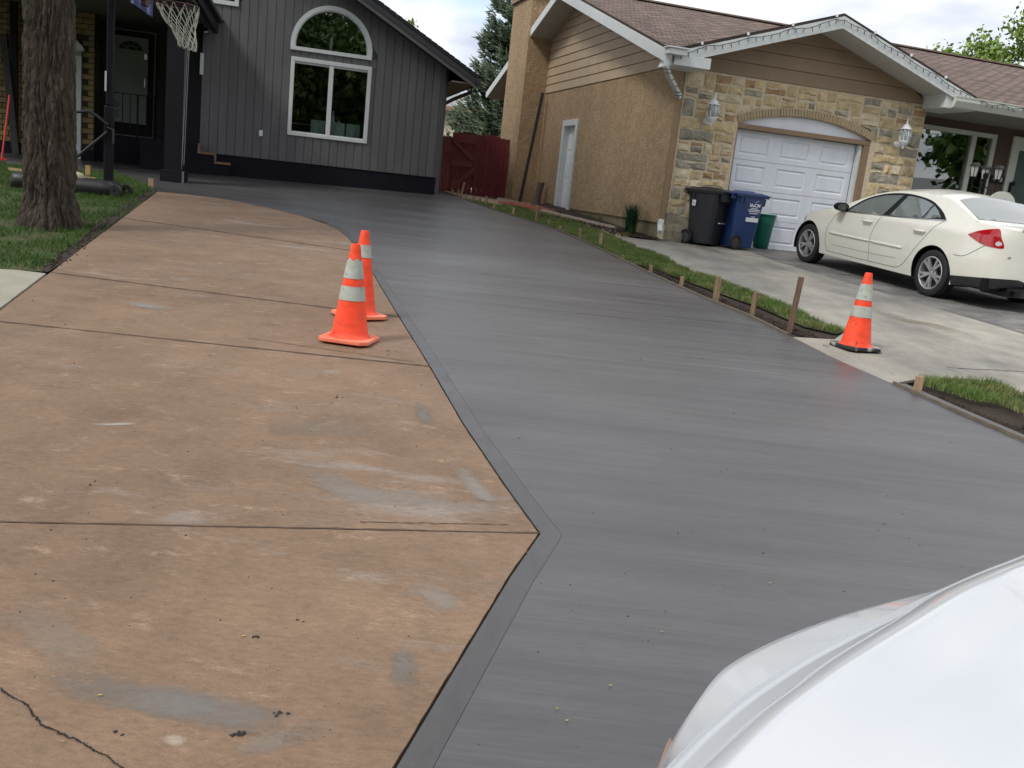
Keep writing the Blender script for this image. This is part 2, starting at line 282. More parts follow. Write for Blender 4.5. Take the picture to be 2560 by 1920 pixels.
# tan stained slab, with pale scuffs and grey cement smears of its own
def tan_mat():
    m=M_('brown_stained_concrete',(.246,.163,.104),.72,.17,3.5,bump=.22,bscale=70,bdist=.002,col2=(.182,.117,.075),c2scale=.8,c2pos=(.38,.68),detail=10,spec=.4)
    t=m.node_tree;n=t.nodes;l=t.links;b=n['Principled BSDF']; src=b.inputs['Base Color'].links[0].from_socket
    tc=n.new('ShaderNodeTexCoord')
    def layer(src,col,scale,st,p0,p1,loc,rough=.7):
        mp=n.new('ShaderNodeMapping'); mp.inputs['Scale'].default_value=st; mp.inputs['Location'].default_value=loc; l.new(tc.outputs['Object'],mp.inputs[0])
        z=n.new('ShaderNodeTexNoise'); z.inputs['Scale'].default_value=scale; z.inputs['Detail'].default_value=12; z.inputs['Roughness'].default_value=rough; l.new(mp.outputs[0],z.inputs['Vector'])
        r=n.new('ShaderNodeValToRGB'); r.color_ramp.elements[0].position=p0; r.color_ramp.elements[1].position=p1; l.new(z.outputs[0],r.inputs[0])
        x=n.new('ShaderNodeMixRGB'); l.new(r.outputs[0],x.inputs[0]); l.new(src,x.inputs[1]); x.inputs[2].default_value=(*col,1); return x.outputs[0]
    src=layer(src,(.40,.29,.20),4.5,(1,1.6,1),.56,.72,(3,1,0),.8)
    src=layer(src,(.30,.275,.25),1.1,(.6,1.9,1),.60,.74,(9,4,0),.6)
    src=layer(src,(.55,.44,.33),13,(1,2.0,1),.64,.74,(1,7,0),.85)
    src=layer(src,(.24,.20,.17),1.6,(.4,2.2,1),.55,.75,(2,9,0),.8)
    src=layer(src,(.16,.10,.075),5,(1,1,1),.68,.82,(5,2,0),.7)
    l.new(src,b.inputs['Base Color']); mul_noise(m,38,(.6,1.5,1),R(5),.82,1.18,.3,.7,5); mul_noise(m,140,(1,1,1),0,.86,1.14,.3,.7,3); return m
m_tans=tan_mat()
def top(pts,dz,xy=None): # world polygon list at height dz above the sloping ground
    return [(p[0],p[1],gz(p[0],p[1])+dz) for p in pts]
def slab(mb,pts,z0,z1): return mb.prism(top(pts,z1),top(pts,z0))
def shrink(pts,d):
    P=[Vector((p[0],p[1])) for p in pts]; n=len(P); A=sum(P[i].x*P[(i+1)%n].y-P[(i+1)%n].x*P[i].y for i in range(n)); sg=1 if A>0 else -1; outp=[]
    for i in range(n):
        a,b,c=P[i-1],P[i],P[(i+1)%n]; d1=(b-a); d2=(c-b)
        if d1.length<1e-6 or d2.length<1e-6: outp.append(b); continue
        d1.normalize(); d2.normalize(); n1=Vector((-d1.y,d1.x))*sg; n2=Vector((-d2.y,d2.x))*sg; k=n1+n2; k/=max(.3,1+n1.dot(n2)); outp.append(b+k*d)
    return outp
def px(l): return [G(*p)[:2] for p in l]
def flat(name,pts,dz,m,**k):
    pts=list(pts)
    if len(pts)<3: return
    tri=geometry.tessellate_polygon([[Vector((p[0],p[1],0)) for p in pts]])
    mb=MB(); mb.add(top(pts,dz),tri); return mb.build(name,m,**k)
# ---------------------------------------------------------------- ground
mb=MB(); xs=[-250,-60,-30,-10,0,10,30,60,250]; ys=[-250,-60,-12,0,8,16,26,60,120,400]
mb.add([(x,y,gz(x,y)-.13) for y in ys for x in xs],[(j*9+i,j*9+i+1,j*9+i+10,j*9+i+9) for j in range(len(ys)-1) for i in range(8)])
mb.build('ground',m_ground,kind='structure')
mb=MB(); mb.box((0,-22,-.75),(300,8,.1)); mb.build('road',m_asph,kind='structure')
# ---- brown stained driveway: five slabs with recessed joints
def isect(a,b,c,d):
    a,b,c,d=[np.array(p[:2],float) for p in (a,b,c,d)]; r=b-a; q=d-c; t=((c-a)[0]*q[1]-(c-a)[1]*q[0])/(r[0]*q[1]-r[1]*q[0]); return tuple(a+r*t)
g=lambda x,y: tuple(G(x,y)[:2])
LA,LB=g(393,479),g(0,775); def_dir=(np.array(LB)-np.array(LA)); LFAR=tuple(np.array(LB)+def_dir*1.2)
j1=(g(301,544),g(885,627)); j2=(g(127,681),g(1005,793)); j3=(g(0,804),g(1078,917)); j4=(g(0,1305),g(1348,1333))
l1=isect(LA,LB,*j1); l2=isect(LA,LB,*j2); l3=isect(LA,LB,*j3); l4=isect(LA,LB,*j4)
def onedge(j,a,b): return isect(j[0],j[1],a,b)
Rp=[g(*p) for p in ((393,479),(468,486),(544,495),(620,509),(694,525),(755,540),(810,558),(845,574),(869,592),(887,613))]
pr=[g(*p) for p in ((887,613),(932,683),(984,770),(1073,914),(1157,1059),(1267,1221),(1348,1333))]
fr=[g(1348,1333),g(1273,1441),g(1157,1632),g(984,1920)]; dd=np.array(fr[3])-np.array(fr[2]); fr.append(tuple(np.array(fr[3])+dd*8))
e1=onedge(j1,pr[0],pr[1]); e2=onedge(j2,pr[2],pr[3]); e3=onedge(j3,pr[2],pr[3]); e3=pr[3]
def rough(pts,amp=.0018,step=.05,close=True):
    o=[];n=len(pts)
    for i in range(n):
        a=np.array(pts[i][:2],float);b=np.array(pts[(i+1)%n][:2],float);k=max(1,min(60,int(np.linalg.norm(b-a)/step)))
        for q in range(k): p=a+(b-a)*q/k; o.append((p[0]+(rng.uniform(-amp,amp) if q else 0),p[1]+(rng.uniform(-amp,amp) if q else 0)))
    return o
drive=thing('brown_driveway',None,None); drive['kind']='structure'
pieces=[[l1]+Rp+[e1],[l2,l1,e1,pr[1],pr[2],e2],[l3,l2,e2,e3],[l4,l3,e3,pr[4],pr[5],pr[6]],
 [tuple(np.array(l4)),pr[6],fr[1],fr[2],fr[3],fr[4],tuple(np.array(LFAR)+np.array([-4,-4.]))]]
for p in pieces:
    q=rough(shrink(p,.004)); mb=MB(); slab(mb,q,-.09,0); mb.build('concrete_slab',m_tans,drive)
mb=MB(); slab(mb,pieces[0]+[],-.11,-.028)
for p in pieces[1:]: slab(mb,p,-.11,-.028)
mb.build('joint_bed',m_gap,drive)
# second shallow tool line beside two of the joints, and the crack
def groove(mb,a,b,w=.006,dz=.003,jit=0,n=30):
    a=np.array(a[:2]);b=np.array(b[:2]);d=(b-a)/np.linalg.norm(b-a);nn=np.array([-d[1],d[0]]);P=[];Q=[]
    for i in range(n+1):
        c=a+(b-a)*i/n+nn*rng.normal(0,jit) if jit else a+(b-a)*i/n; ww=w*(rng.uniform(.4,1.3) if jit else 1)*.5
        P.append(c+nn*ww);Q.append(c-nn*ww)
    vs=top(P,dz)+top(Q,dz); mb.add(vs,[(i,i+1,i+n+2,i+n+1) for i in range(n)])
mb=MB(); groove(mb,g(620,846),g(1040,906),.006,jit=.002); groove(mb,g(900,1306),g(1275,1313),.004,jit=.002); mb.build('tool_line',m_gap,drive)
def smear(line,wd,col,alpha,seed):
    m=bpy.data.materials.new('cement_smear'); m.use_nodes=True; t=m.node_tree;n=t.nodes;l=t.links;b=n['Principled BSDF']; b.inputs['Base Color'].default_value=(*col,1); b.inputs['Roughness'].default_value=.8
    uv=n.new('ShaderNodeUVMap'); sp=n.new('ShaderNodeSeparateXYZ'); l.new(uv.outputs[0],sp.inputs[0])
    def op(o,a,b_=None):
        x=n.new('ShaderNodeMath'); x.operation=o; l.new(a,x.inputs[0])
        if b_ is not None:
            if hasattr(b_,'links'): l.new(b_,x.inputs[1])
            else: x.inputs[1].default_value=b_
        return x.outputs[0]
    u=sp.outputs[0];v=sp.outputs[1]; eu=op('MULTIPLY',op('MULTIPLY',u,op('SUBTRACT',op('MULTIPLY',u,-1.),-1.)),4.); ev=op('MULTIPLY',op('MULTIPLY',v,op('SUBTRACT',op('MULTIPLY',v,-1.),-1.)),4.); e=op('MULTIPLY',eu,op('POWER',ev,.8))
    tc=n.new('ShaderNodeTexCoord'); mp=n.new('ShaderNodeMapping'); mp.inputs['Location'].default_value=(seed,0,0); mp.inputs['Scale'].default_value=(1,2.2,1); l.new(tc.outputs['Object'],mp.inputs[0]); z=n.new('ShaderNodeTexNoise'); z.inputs['Scale'].default_value=7; z.inputs['Detail'].default_value=9; z.inputs['Roughness'].default_value=.75; l.new(mp.outputs[0],z.inputs['Vector'])
    q=n.new('ShaderNodeMapRange'); q.inputs[1].default_value=.66; q.inputs[2].default_value=1.08; q.inputs[4].default_value=alpha*.68; l.new(op('ADD',op('MULTIPLY',e,.55),z.outputs[0]),q.inputs[0]); l.new(q.outputs[0],b.inputs['Alpha'])
    P=np.array([g(*p) for p in spl(line,6)]); T_=np.gradient(P,axis=0); T_/=np.linalg.norm(T_,axis=1)[:,None]; Nn=np.stack([-T_[:,1],T_[:,0]],1); k=len(P); V=[];F=[];UV=[]
    for j in range(5):
        for i in range(k): c=P[i]+Nn[i]*(j/4-.5)*wd; V.append((c[0],c[1],gz(*c)+.0025))
    for j in range(4):
        for i in range(k-1): F.append((j*k+i,j*k+i+1,(j+1)*k+i+1,(j+1)*k+i)); UV+=[(i/(k-1),j/4),((i+1)/(k-1),j/4),((i+1)/(k-1),(j+1)/4),(i/(k-1),(j+1)/4)]
    me=bpy.data.meshes.new('cement_smear'); me.from_pydata(V,[],F); u_=me.uv_layers.new(name='UVMap')
    for i,q_ in enumerate(UV): u_.data[i].uv=q_
    me.materials.append(m); o=bpy.data.objects.new('cement_smear',me); COL.objects.link(o); o.parent=drive
def spl(P,n=8): # catmull-rom through points, open
    P=[np.array(p,float) for p in P]; P=[2*P[0]-P[1]]+P+[2*P[-1]-P[-2]]; o=[]
    for i in range(1,len(P)-2):
        for k in range(n):
            t=k/n; a,b,c,d=P[i-1:i+3]; o.append(tuple(.5*((2*b)+(c-a)*t+(2*a-5*b+4*c-d)*t*t+(3*b-a-3*c+d)*t**3)))
    o.append(tuple(P[-2])); return o
G1=(.235,.23,.215)
smear([(80,1670),(260,1728),(460,1765),(640,1800),(810,1822)],.17,G1,.9,1); smear([(560,1890),(700,1850),(860,1800)],.10,(.33,.30,.26),.6,2); smear([(730,1120),(800,1190),(900,1235),(1060,1250),(1290,1290)],.22,(.33,.31,.28),.7,3)
smear([(1048,1000),(1058,1035),(1072,1070)],.10,G1,.9,4); smear([(310,752),(370,765),(445,775)],.22,(.34,.33,.30),.9,5); smear([(1000,1500),(1060,1480),(1110,1510),(1070,1550)],.14,(.36,.33,.29),.7,6); smear([(210,1062),(290,1062),(360,1058)],.05,(.5,.46,.4),.9,7)
smear([(1130,1150),(1190,1220),(1250,1290)],.12,(.36,.34,.30),.8,8); smear([(0,1480),(150,1600),(250,1700)],.2,(.34,.30,.25),.5,9); smear([(400,1840),(440,1855),(470,1860)],.05,(.55,.47,.36),.95,10); smear([(1020,1600),(1010,1680),(1020,1730)],.10,G1,.7,11); smear([(640,1080),(820,1070),(960,1090)],.3,(.30,.26,.22),.5,12)
crk=[(0,1722),(30,1745),(62,1760),(83,1788),(105,1815),(135,1828),(165,1842),(195,1853),(218,1866),(240,1882),(268,1893),(300,1918),(340,1950),(400,1990)]
mb=MB()
for a,b in zip(crk[:-1],crk[1:]): groove(mb,g(*a),g(*b),.0055,jit=.0018,n=9)
mb.build('crack',m_gap,drive)
mb=MB()
for j,w_ in ((j1,.05),(j2,.045),(j3,.03),(j4,.014)):
    a_=isect(LA,LB,*j); groove(mb,a_,j[1],w_,.0018,jit=.0015,n=60)
mb.build('joint_grime',M_('joint_grime_brown',(.085,.055,.04),.9,.3,20),drive)
pw=np.array([g(117,680),g(0,775)]); 
walkp=[g(119,683),g(40,674),g(-60,668),g(-400,640),tuple(np.array(g(-400,640))+np.array([-3,-1.5])),tuple(np.array(LFAR)+np.array([-5,1.])),tuple(np.array(LB)+def_dir*.25)]
mb=MB(); slab(mb,rough(shrink(walkp,.012)),-.1,.0); mb.build('public_sidewalk',m_walk,kind='structure')
_b=np.array(LB)+def_dir*.25; _f=np.array(LFAR)
flat('boulevard_grass_base',[tuple(_b+np.array([.03,0])),tuple(_f),tuple(_f+np.array([-4,-4.])),(-14,-5),(-14,7.5)],-.03,m_lawnb,kind='structure')
# ---- fresh grey driveway
Lpoly=[fr[4],fr[3],fr[2],fr[1],pr[6],pr[5],pr[4],pr[3],pr[2],pr[1]]+Rp[::-1]
def offset(poly,d):
    P=[np.array(p,float) for p in poly];o=[]
    for i in range(len(P)):
        t=P[min(i+1,len(P)-1)]-P[max(i-1,0)]; t/=np.linalg.norm(t); n=np.array([t[1],-t[0]]); k=1
        if 0<i<len(P)-1:
            a=P[i]-P[i-1];a/=np.linalg.norm(a); k=1/max(.5,abs(np.dot(a,t)))
        o.append(tuple(P[i]+n*d*k))
    return o
board1=[(1098,476),(1143,491),(1178,505),(1230,523),(1277,538),(1335,556),(1393,575),(1440,595),(1496,620),(1555,649),(1614,678),(1692,714),(1775,751),(1874,790),(1972,838)]
seam=[(2067,887),(2134,918),(2221,955)]
board2=[(2238,960),(2395,1030),(2560,1101),(2720,1172),(2900,1252)]
Rb=[g(*p) for p in board1]; Rs=[g(*p) for p in seam]; Rb2=[g(*p) for p in board2]
far=[g(1085,470),g(1040,452),(-9,26.0),(-14,24.0),g(20,404),g(190,424),g(285,428),g(335,447),g(385,468)]
inner=offset(Lpoly,.092); edge=offset(Lpoly,.006); bi=offset(Lpoly,.0905)
end2=Rb2[-1]; 
gd=thing('grey_driveway',None,None); gd['kind']='structure'
main=inner[:-9]+[tuple(p) for p in offset(Lpoly,.012)[-9:]]+far[::-1]
main=[(6,-3)]+inner[:-6]+edge[-6:]+far[::-1]+Rb+Rs+Rb2+[(6,1)]
mb=MB(); slab(mb,main,-.1,0); mb.build('poured_slab',m_dark,gd)
ks=10
mb=MB(); slab(mb,edge[:-6]+bi[:-6][::-1],-.1,.0); mb.build('border_band',m_band,gd)
o2=offset(Rb2,-.10); mb=MB(); mb.add(top(Rb2,.004)+top(o2,.004),[(i,i+1,i+len(Rb2)+1,i+len(Rb2)) for i in range(len(Rb2)-1)]); mb.build('border_band',m_band,gd)
mb=MB(); o3=offset(Rb2,-.106)
for a,b in zip(o3[:-1],o3[1:]): groove(mb,a,b,.005,.003,n=2)
mb.build('tool_line',m_gap,gd)
# ---- neighbour ground: path, bed, pale apron, old concrete
gt1=[(1161,497),(1240,514),(1300,520),(1383,545),(1450,560),(1516,586),(1550,600),(1600,623),(1631,631),(1690,660),(1730,678),(1787,698),(1862,724),(1903,741),(1960,764),(2047,802),(2114,827)]
GT=[g(*p) for p in gt1]
K=G(1655,602); T=Fr(K,73)
def tw(u,v): q=T(u,v,0); return (q[0],q[1])
old=[tw(.9,-.02),tw(15,-.02),(14,8),(12,-4),(8.5,-4)]+[g(2700,878),g(2560,835),g(2300,758),g(2080,695),g(1940,653),g(1880,630)]
pale=[g(1545,591)]+GT[5:]+[g(2085,848),g(1980,842)]+Rs+[g(2238,958),g(2296,948),g(2395,946),g(2485,955),g(2560,984),g(2700,1040),(7,-3),(8.5,-4)]+[g(2700,878),g(2560,835),g(2300,758),g(2080,695),g(1940,653),g(1880,630),tw(.9,-.02),tw(-.1,-.05)]
mb=MB(); slab(mb,shrink(old,.006),-.1,0); mb.build('weathered_driveway',m_old,kind='structure')
mb=MB(); slab(mb,shrink(pale,.006),-.1,0); ap=mb.build('pale_driveway',m_lite,kind='structure')
mb=MB(); slab(mb,old,-.1,-.02); slab(mb,pale,-.1,-.02); mb.build('driveway_bed',m_gap,kind='structure')
mb=MB()
for a,b in (((1840,780),(1905,789)),((1862,690),(1970,703)),((2020,705),(2125,710)),((2370,920),(2560,930))): groove(mb,g(*a),g(*b),.012,.004,jit=.006,n=16)
mb.build('hairline_cracks',m_gap,ap)
flat('garden_path',[g(1098,470),g(1130,478),g(1240,498),tw(-.02,11.5),tw(-.02,0),g(1545,593)]+GT[:6][::-1]+Rb[:3][::-1],-.015,m_path,kind='structure')
bed=[g(1353,530),g(1434,550),g(1500,566),g(1541,575),g(1575,592),g(1652,603),tw(.0,.0),tw(0,7.2)]
mb=MB(); nb=40; 
flat('flower_bed_soil',bed,.02,m_soil,kind='structure')
strip=GT+[g(2110,832),g(2060,850),g(1985,845)]+Rb[::-1][:-3]
flat('verge_soil',strip,-.03,m_soil,kind='structure')
lowed=[(1230,522),(1275,536),(1400,576),(1496,618),(1580,656),(1640,672),(1720,702),(1830,742),(1900,766),(1960,792),(2010,814),(2090,832)]
gs=[g(*p) for p in gt1]+[g(*p) for p in lowed[::-1]]; flat('verge_turf',gs,-.012,m_lawnb,kind='structure')
verge2=[g(2296,950),g(2395,948),g(2485,957),g(2560,985),g(2700,1040),(7,0),(5.5,0)]+Rb2[::-1]
flat('verge_soil',verge2,-.04,m_soil,kind='structure')
gs2=[g(2296,950),g(2395,948),g(2485,957),g(2560,985),g(2700,1040),g(2700,1095),g(2560,1040),g(2500,1012),g(2431,1003),g(2368,982),g(2296,962)]
lawn=[g(*p) for p in ((390,478),(345,512),(285,556),(232,600),(175,636),(120,676),(60,673),(-60,662),(-500,625),(-900,520),(-700,430),(-200,410),(40,412),(190,426),(285,430),(335,449),(385,469))]
flat('lawn',lawn,-.012,m_lawnb,kind='structure')
# dark soil edge of the lawn along the brown driveway
ed=[g(*p) for p in ((392,479),(345,508),(262,572),(200,628),(118,679))]; ed2=[g(*p) for p in ((378,470),(330,505),(243,563),(180,612),(103,672))]
flat('lawn_edge_soil',ed+ed2[::-1],-.006,m_soil,kind='structure')
def inpoly(P,x,y):
    P=np.array([p[:2] for p in P],float); c=np.zeros(len(x),bool); n=len(P); j=n-1
    for i in range(n):
        xi,yi=P[i];xj,yj=P[j]; m=((yi>y)!=(yj>y))&(x<(xj-xi)*(y-yi)/(yj-yi+1e-12)+xi); c^=m; j=i
    return c
def grass(name,poly,dens,h,wd,m,excl=(),base=0.,clump=0.,ymin=-1,**k):
    P=np.array([p[:2] for p in poly]); lo=P.min(0);hi=P.max(0); A=(hi-lo).prod(); n=int(A*dens); x=rng.uniform(lo[0],hi[0],n);y=rng.uniform(lo[1],hi[1],n)
    keep=inpoly(poly,x,y)
    for e in excl: keep&=~(inpoly(e,x,y)&(rng.random(n)<.93))
    x=x[keep];y=y[keep]
    if clump: 
        q=np.array([noise.noise(Vector((a*1.6,b*1.6,0)))+.6*noise.noise(Vector((a*6,b*6,3))) for a,b in zip(x,y)]); kk=rng.random(len(x))<np.clip(.8+q*1.3,.12,1); x=x[kk];y=y[kk];q=q[kk]
    else: q=np.zeros(len(x))
    n=len(x); z=S*np.clip(y,-12,26)+base; a=rng.uniform(0,6.28,n); hh=h*rng.uniform(.5,1.35,n)*(1+q*.5); w=wd*rng.uniform(.6,1.3,n); lean=rng.normal(0,.45,(n,2))*hh[:,None]
    V=np.zeros((n,3,3)); V[:,0]=np.stack([x-np.cos(a)*w,y-np.sin(a)*w,z],1); V[:,1]=np.stack([x+np.cos(a)*w,y+np.sin(a)*w,z],1); V[:,2]=np.stack([x+lean[:,0],y+lean[:,1],z+hh],1)
    return mesh_np(name,V.reshape(-1,3),np.arange(3*n).reshape(-1,3),m,kind='stuff',**k)
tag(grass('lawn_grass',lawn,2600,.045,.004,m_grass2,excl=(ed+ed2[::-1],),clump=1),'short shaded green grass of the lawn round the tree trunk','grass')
tag(grass('verge_grass',gs,9000,.05,.004,m_grass,clump=1),'green grass strip between the grey driveway and the pale apron','grass')
tag(grass('verge_grass',gs2,9000,.05,.003,m_grass,clump=1),'green grass patch by the near end of the grey driveway','grass')
# clods of soil along the cut verge edges
def clods(name,line,n,wid,r0,r1,m,lab,cat,base=0.,parent=None):
    mb=MB(); L_=[np.array(g(*p)) for p in line]; 
    for _ in range(n):
        i=rng.integers(0,len(L_)-1);t=rng.random();p=L_[i]*(1-t)+L_[i+1]*t+rng.normal(0,wid,2); r=rng.uniform(r0,r1)
        ico=[(0,0,1),(.9,0,.1),(.1,.95,.2),(-.9,.1,0),(0,-.9,.1),(0,0,-.5)]; q=[(p[0]+a*r*rng.uniform(.6,1.3),p[1]+b*r*rng.uniform(.6,1.3),gz(*p)+base+c*r*rng.uniform(.5,1)) for a,b,c in ico]
        mb.add(q,[(0,1,2),(0,2,3),(0,3,4),(0,4,1),(5,2,1),(5,3,2),(5,4,3),(5,1,4)])
    o=mb.build(name,m,kind='stuff'); return tag(o,lab,cat)
clods('soil_clods',[(1620,668),(1700,705),(1790,745),(1880,780),(1960,815),(2040,842)],900,.05,.008,.035,m_soil,'dark crumbled soil along the cut edge of the grass strip','soil',-.02)
clods('soil_clods',[(2300,972),(2400,1015),(2480,1045),(2560,1075),(2650,1120)],700,.05,.008,.03,m_soil,'dark crumbled soil below the near grass patch','soil',-.03)
clods('soil_clods',[(372,472),(286,534),(200,601),(110,668)],500,.06,.005,.02,m_soil,'loose dark soil along the lawn edge by the brown driveway','soil')
clods('soil_clods',[(1380,545),(1440,556),(1500,572),(1560,588),(1640,598)],500,.16,.01,.035,m_soil,'dark loose soil of the narrow bed along the tan wall','soil',.02)
clods('red_mulch',[(1268,508),(1300,513),(1335,519),(1362,527)],900,.13,.015,.045,m_mulch,'pile of red wood mulch at the chimney foot','mulch',.01)
# ---- form boards and stakes
for nm,pts,lab in (('form_board',board1,'thin weathered form board along the far grass strip'),('form_board',board2,'thin dark form board edging the near grass patch')):
    P=[g(*p) for p in pts]; A=offset(P,.004); B=offset(P,.030) 
    if nm=='form_board' and pts is board1: pass
    mb=MB(); n=len(P)
    sgn=-1
    A=offset(P,.003);B=offset(P,.024)
    vs=top(A,-.1)+top(A,.022)+top(B,.022)+top(B,-.1); fs=[]
    for i in range(n-1):
        for q in range(4): fs.append((q*n+i,q*n+i+1,((q+1)%4)*n+i+1,((q+1)%4)*n+i))
    fs+=[(0,n,2*n,3*n),(n-1,4*n-1,3*n-1,2*n-1)]
    mb.add(vs,fs); tag(mb.build(nm,m_board),lab,'form board')
stakes=[(1127,485,.12,0,0),(1142,490,.16,0,0),(1149,489,.34,0,.22),(1161,498,.12,0,0),(1179,504,.14,0,0),(1195,509,.13,0,0),(1211,514,.21,0,0),(1231,522,.09,0,0),(1256,528,.07,0,0),(1278,537,.145,0,0),(1304,544,.06,0,0),(1335,556,.335,0,.03),(1366,565,.13,0,0),(1395,575,.08,0,0),(1443,596,.175,0,0),(1495,616,.215,0,0),(1551,647,.05,0,0),(1620,680,.095,0,0),(1696,714,.115,0,0),(1779,750,.275,1,0),(1872,789,.25,0,0),(1966,825,.53,0,.02),(2282,981,.125,1,0)]
slab_=['short stake at the far end of the board by the red gate','short stake just right of the farthest one before the red gate','long stake leaning right in front of the red fence gate','low stake between the leaning stake and the chimney','stake in front of the red fence boards','low stake before the right end of the red fence','taller upright stake before the chimney corner','tiny stake where the grass strip begins','tiny pale stake low in the far grass strip','thin stake in the far grass, left of the red mulch','very low stake stub in the grass below the red mulch','tall pale stake in front of the red mulch and the timbers','short stake just right of the tall pale one','low stub in front of the timber edging','stake in the grass below the timber edging','grey stake in the grass below the leafy tuft','very low stub in the middle of the grass strip','small brown stub in the middle of the grass strip','squat square stake beside dark soil','pair of stakes nailed together beside dark soil','short grey stake left of the tallest stake','tallest dark brown stake at the end of the form board','wide square block stake beside the near grass patch']
P0=np.array([math.cos(R(60)),math.sin(R(60))])
for (x,y,h,dbl,ln),lab in zip(stakes,slab_):
    p=G(x,y); q=p[:2]+np.array([.035,.012]); sc=1
    mb=MB(); wdt=.045 if h<.5 else .055
    if x==2282: wdt=.062; dbl=0
    n=5; prof=[]; 
    mb.box((0,0,h/2-.05),(wdt,.036,h+.1),taper=.97)
    if dbl: mb.box((wdt*.75,.004,h/2-.055),(wdt*.55,.03,h+.06))
    o=mb.build('wooden_stake',m_wood if h<.5 else M_('dark_stake_wood',(.15,.095,.065),.85,.35,14,stretch=(5,5,.5),bump=.5,bscale=20,bdist=.004),local=True,bevel=.003); o.location=(q[0],q[1],gz(*q)); o.rotation_euler=(R(rng.uniform(-3,3)),R(rng.uniform(-3,3))+ln,R(-30+rng.uniform(-12,12)))
    tag(o,'wooden '+lab if not lab.startswith('pair') else lab,'stake','wooden stakes along the form boards')
# lawn side stakes and lumber
for (x,y,h),lab in (((220,441,.20),'yellowish stake standing on the lawn left of the hoop pole'),((377,469,.16),'short stake at the top corner of the brown driveway')):
    p=G(x,y); mb=MB(); mb.box((0,0,h/2-.03),(.09,.04,h+.06)); o=mb.build('wooden_stake',M_('yellow_wood',(.36,.25,.10),.8,.2,9) if x==220 else m_wood,local=True,bevel=.003); o.location=p; tag(o,lab,'stake','wooden stakes along the form boards')
mb=MB(); a=G(22,428);b=G(240,452); mb.beam((a[0],a[1],a[2]+.04),(b[0],b[1],b[2]+.03),.05,.05); tag(mb.build('form_board',M_('pale_lumber',(.38,.27,.13),.8,.2,9),bevel=.003),'yellowish plank lying behind the hoop base on the lawn','form board')
# bed edging timbers
tp=[(1355,531),(1402,543),(1437,551),(1468,559),(1502,567),(1541,576)]
tl=['weathered edging timber at the mulch end of the bed','second edging timber of the bed from the mulch','middle edging timber in front of the bed','fourth edging timber of the bed from the mulch','edging timber nearest the leafy tuft']
for i,(a,b) in enumerate(zip(tp[:-1],tp[1:])):
    p=Vector(G(*a));q=Vector(G(*b)); d=(q-p); p2=p+d*.01;q2=p+d*.985; mb=MB(); mb.tube([p2+Vector((0,.05,.03)),p2.lerp(q2,.5)+Vector((0,.05,.034)),q2+Vector((0,.05,.03))],.046,12)
    tag(mb.build('edging_timber',m_log,smooth=True,auto=50),tl[i],'timber edging','timbers edging the bed')
# ================================================================ tan house
TH=thing('tan_house','tan stucco house with stone garage front and brown shingle roof','house',T(0,0,.9))
ULEN=15.; VB=11.8; ZE=4.08; SL=.312; RV=6.15
def zt(v): return ZE+SL*(v+.6) if v<=RV else ZE+SL*(2*RV-v+.6)
# garage opening
A0,A1,AZ,AP=1.17,4.02,3.12,3.37
def arcz(u,ext=0): 
    m=(A0+A1)/2; h=(A1-A0)/2; r=((h*h)+(AP-AZ)**2)/(2*(AP-AZ)); d=r*r-(u-m)**2; return AP-r+math.sqrt(max(0,d))
arc=[(A0+(A1-A0)*i/20,arcz(A0+(A1-A0)*i/20)) for i in range(21)]
mb=MB(); mb.fprism(T,[(.02,.6),(A0,.6),(A0,AZ)]+arc+[(A1,AZ-.001),(A1,.6),(5.12,.6),(5.12,3.92),(.02,3.92)],-.004,.3); mb.build('stone_backing',m_mort,TH)
# recursive split of the front into squared rubble
cells=[]
def split(u0,u1,z0,z1,d=0):
    w_,h_=u1-u0,z1-z0
    if (w_<.75 and h_<.30 and (rng.random()<.33 or w_*h_<.05)) or w_*h_<.035 or (w_<.25 and h_<.6 and rng.random()<.5): cells.append([u0,u1,z0,z1]); return
    if w_/1.9>h_*rng.uniform(.75,1.3): c=u0+w_*rng.uniform(.3,.7); split(u0,c,z0,z1,d+1); split(c,u1,z0,z1,d+1)
    else: c=z0+h_*rng.uniform(.32,.68); split(u0,u1,z0,c,d+1); split(u0,u1,c,z1,d+1)
for reg in ((.03,1.10,.72,2.2),(.03,1.14,2.2,3.1),(.03,1.6,3.1,3.9),(1.6,2.7,3.2,3.9),(2.7,3.7,3.15,3.9),(3.7,5.12,3.1,3.9),(4.10,5.12,2.1,3.1),(4.10,5.12,.72,2.1)): split(*reg)
def bandz(u): 
    if u<A0-.03 or u>A1+.03: return -9
    return arcz(min(max(u,A0),A1))+.15
def stone(poly,m):
    mb=MB(); c=np.mean(poly,0); j=lambda:rng.uniform(-.008,.008)
    n=len(poly); V=[T(u,.03,z) for u,z in poly]; pr_=rng.uniform(.012,.034)
    r2=[]; 
    for u,z in poly:
        k=.012; du,dz_=c[0]-u,c[1]-z; l=math.hypot(du,dz_)+1e-6; r2.append((u+du/l*k*1.3,z+dz_/l*k*1.3))
    V+=[T(u+j(),-pr_*.55,z+j()) for u,z in r2]
    r3=[(u+(c[0]-u)*.28,z+(c[1]-z)*.28) for u,z in r2]
    V+=[T(u,-pr_-rng.uniform(-.012,.014),z) for u,z in r3]
    V.append(T(c[0],-pr_-rng.uniform(-.01,.016),c[1])); F=[]
    for k in (0,1):
        for i in range(n): q=(i+1)%n; F.append((k*n+i,k*n+q,(k+1)*n+q,(k+1)*n+i))
    for i in range(n): F.append((2*n+i,2*n+(i+1)%n,3*n))
    mb.add(V,F); mb.build('stone',m,TH,smooth=True,auto=38)
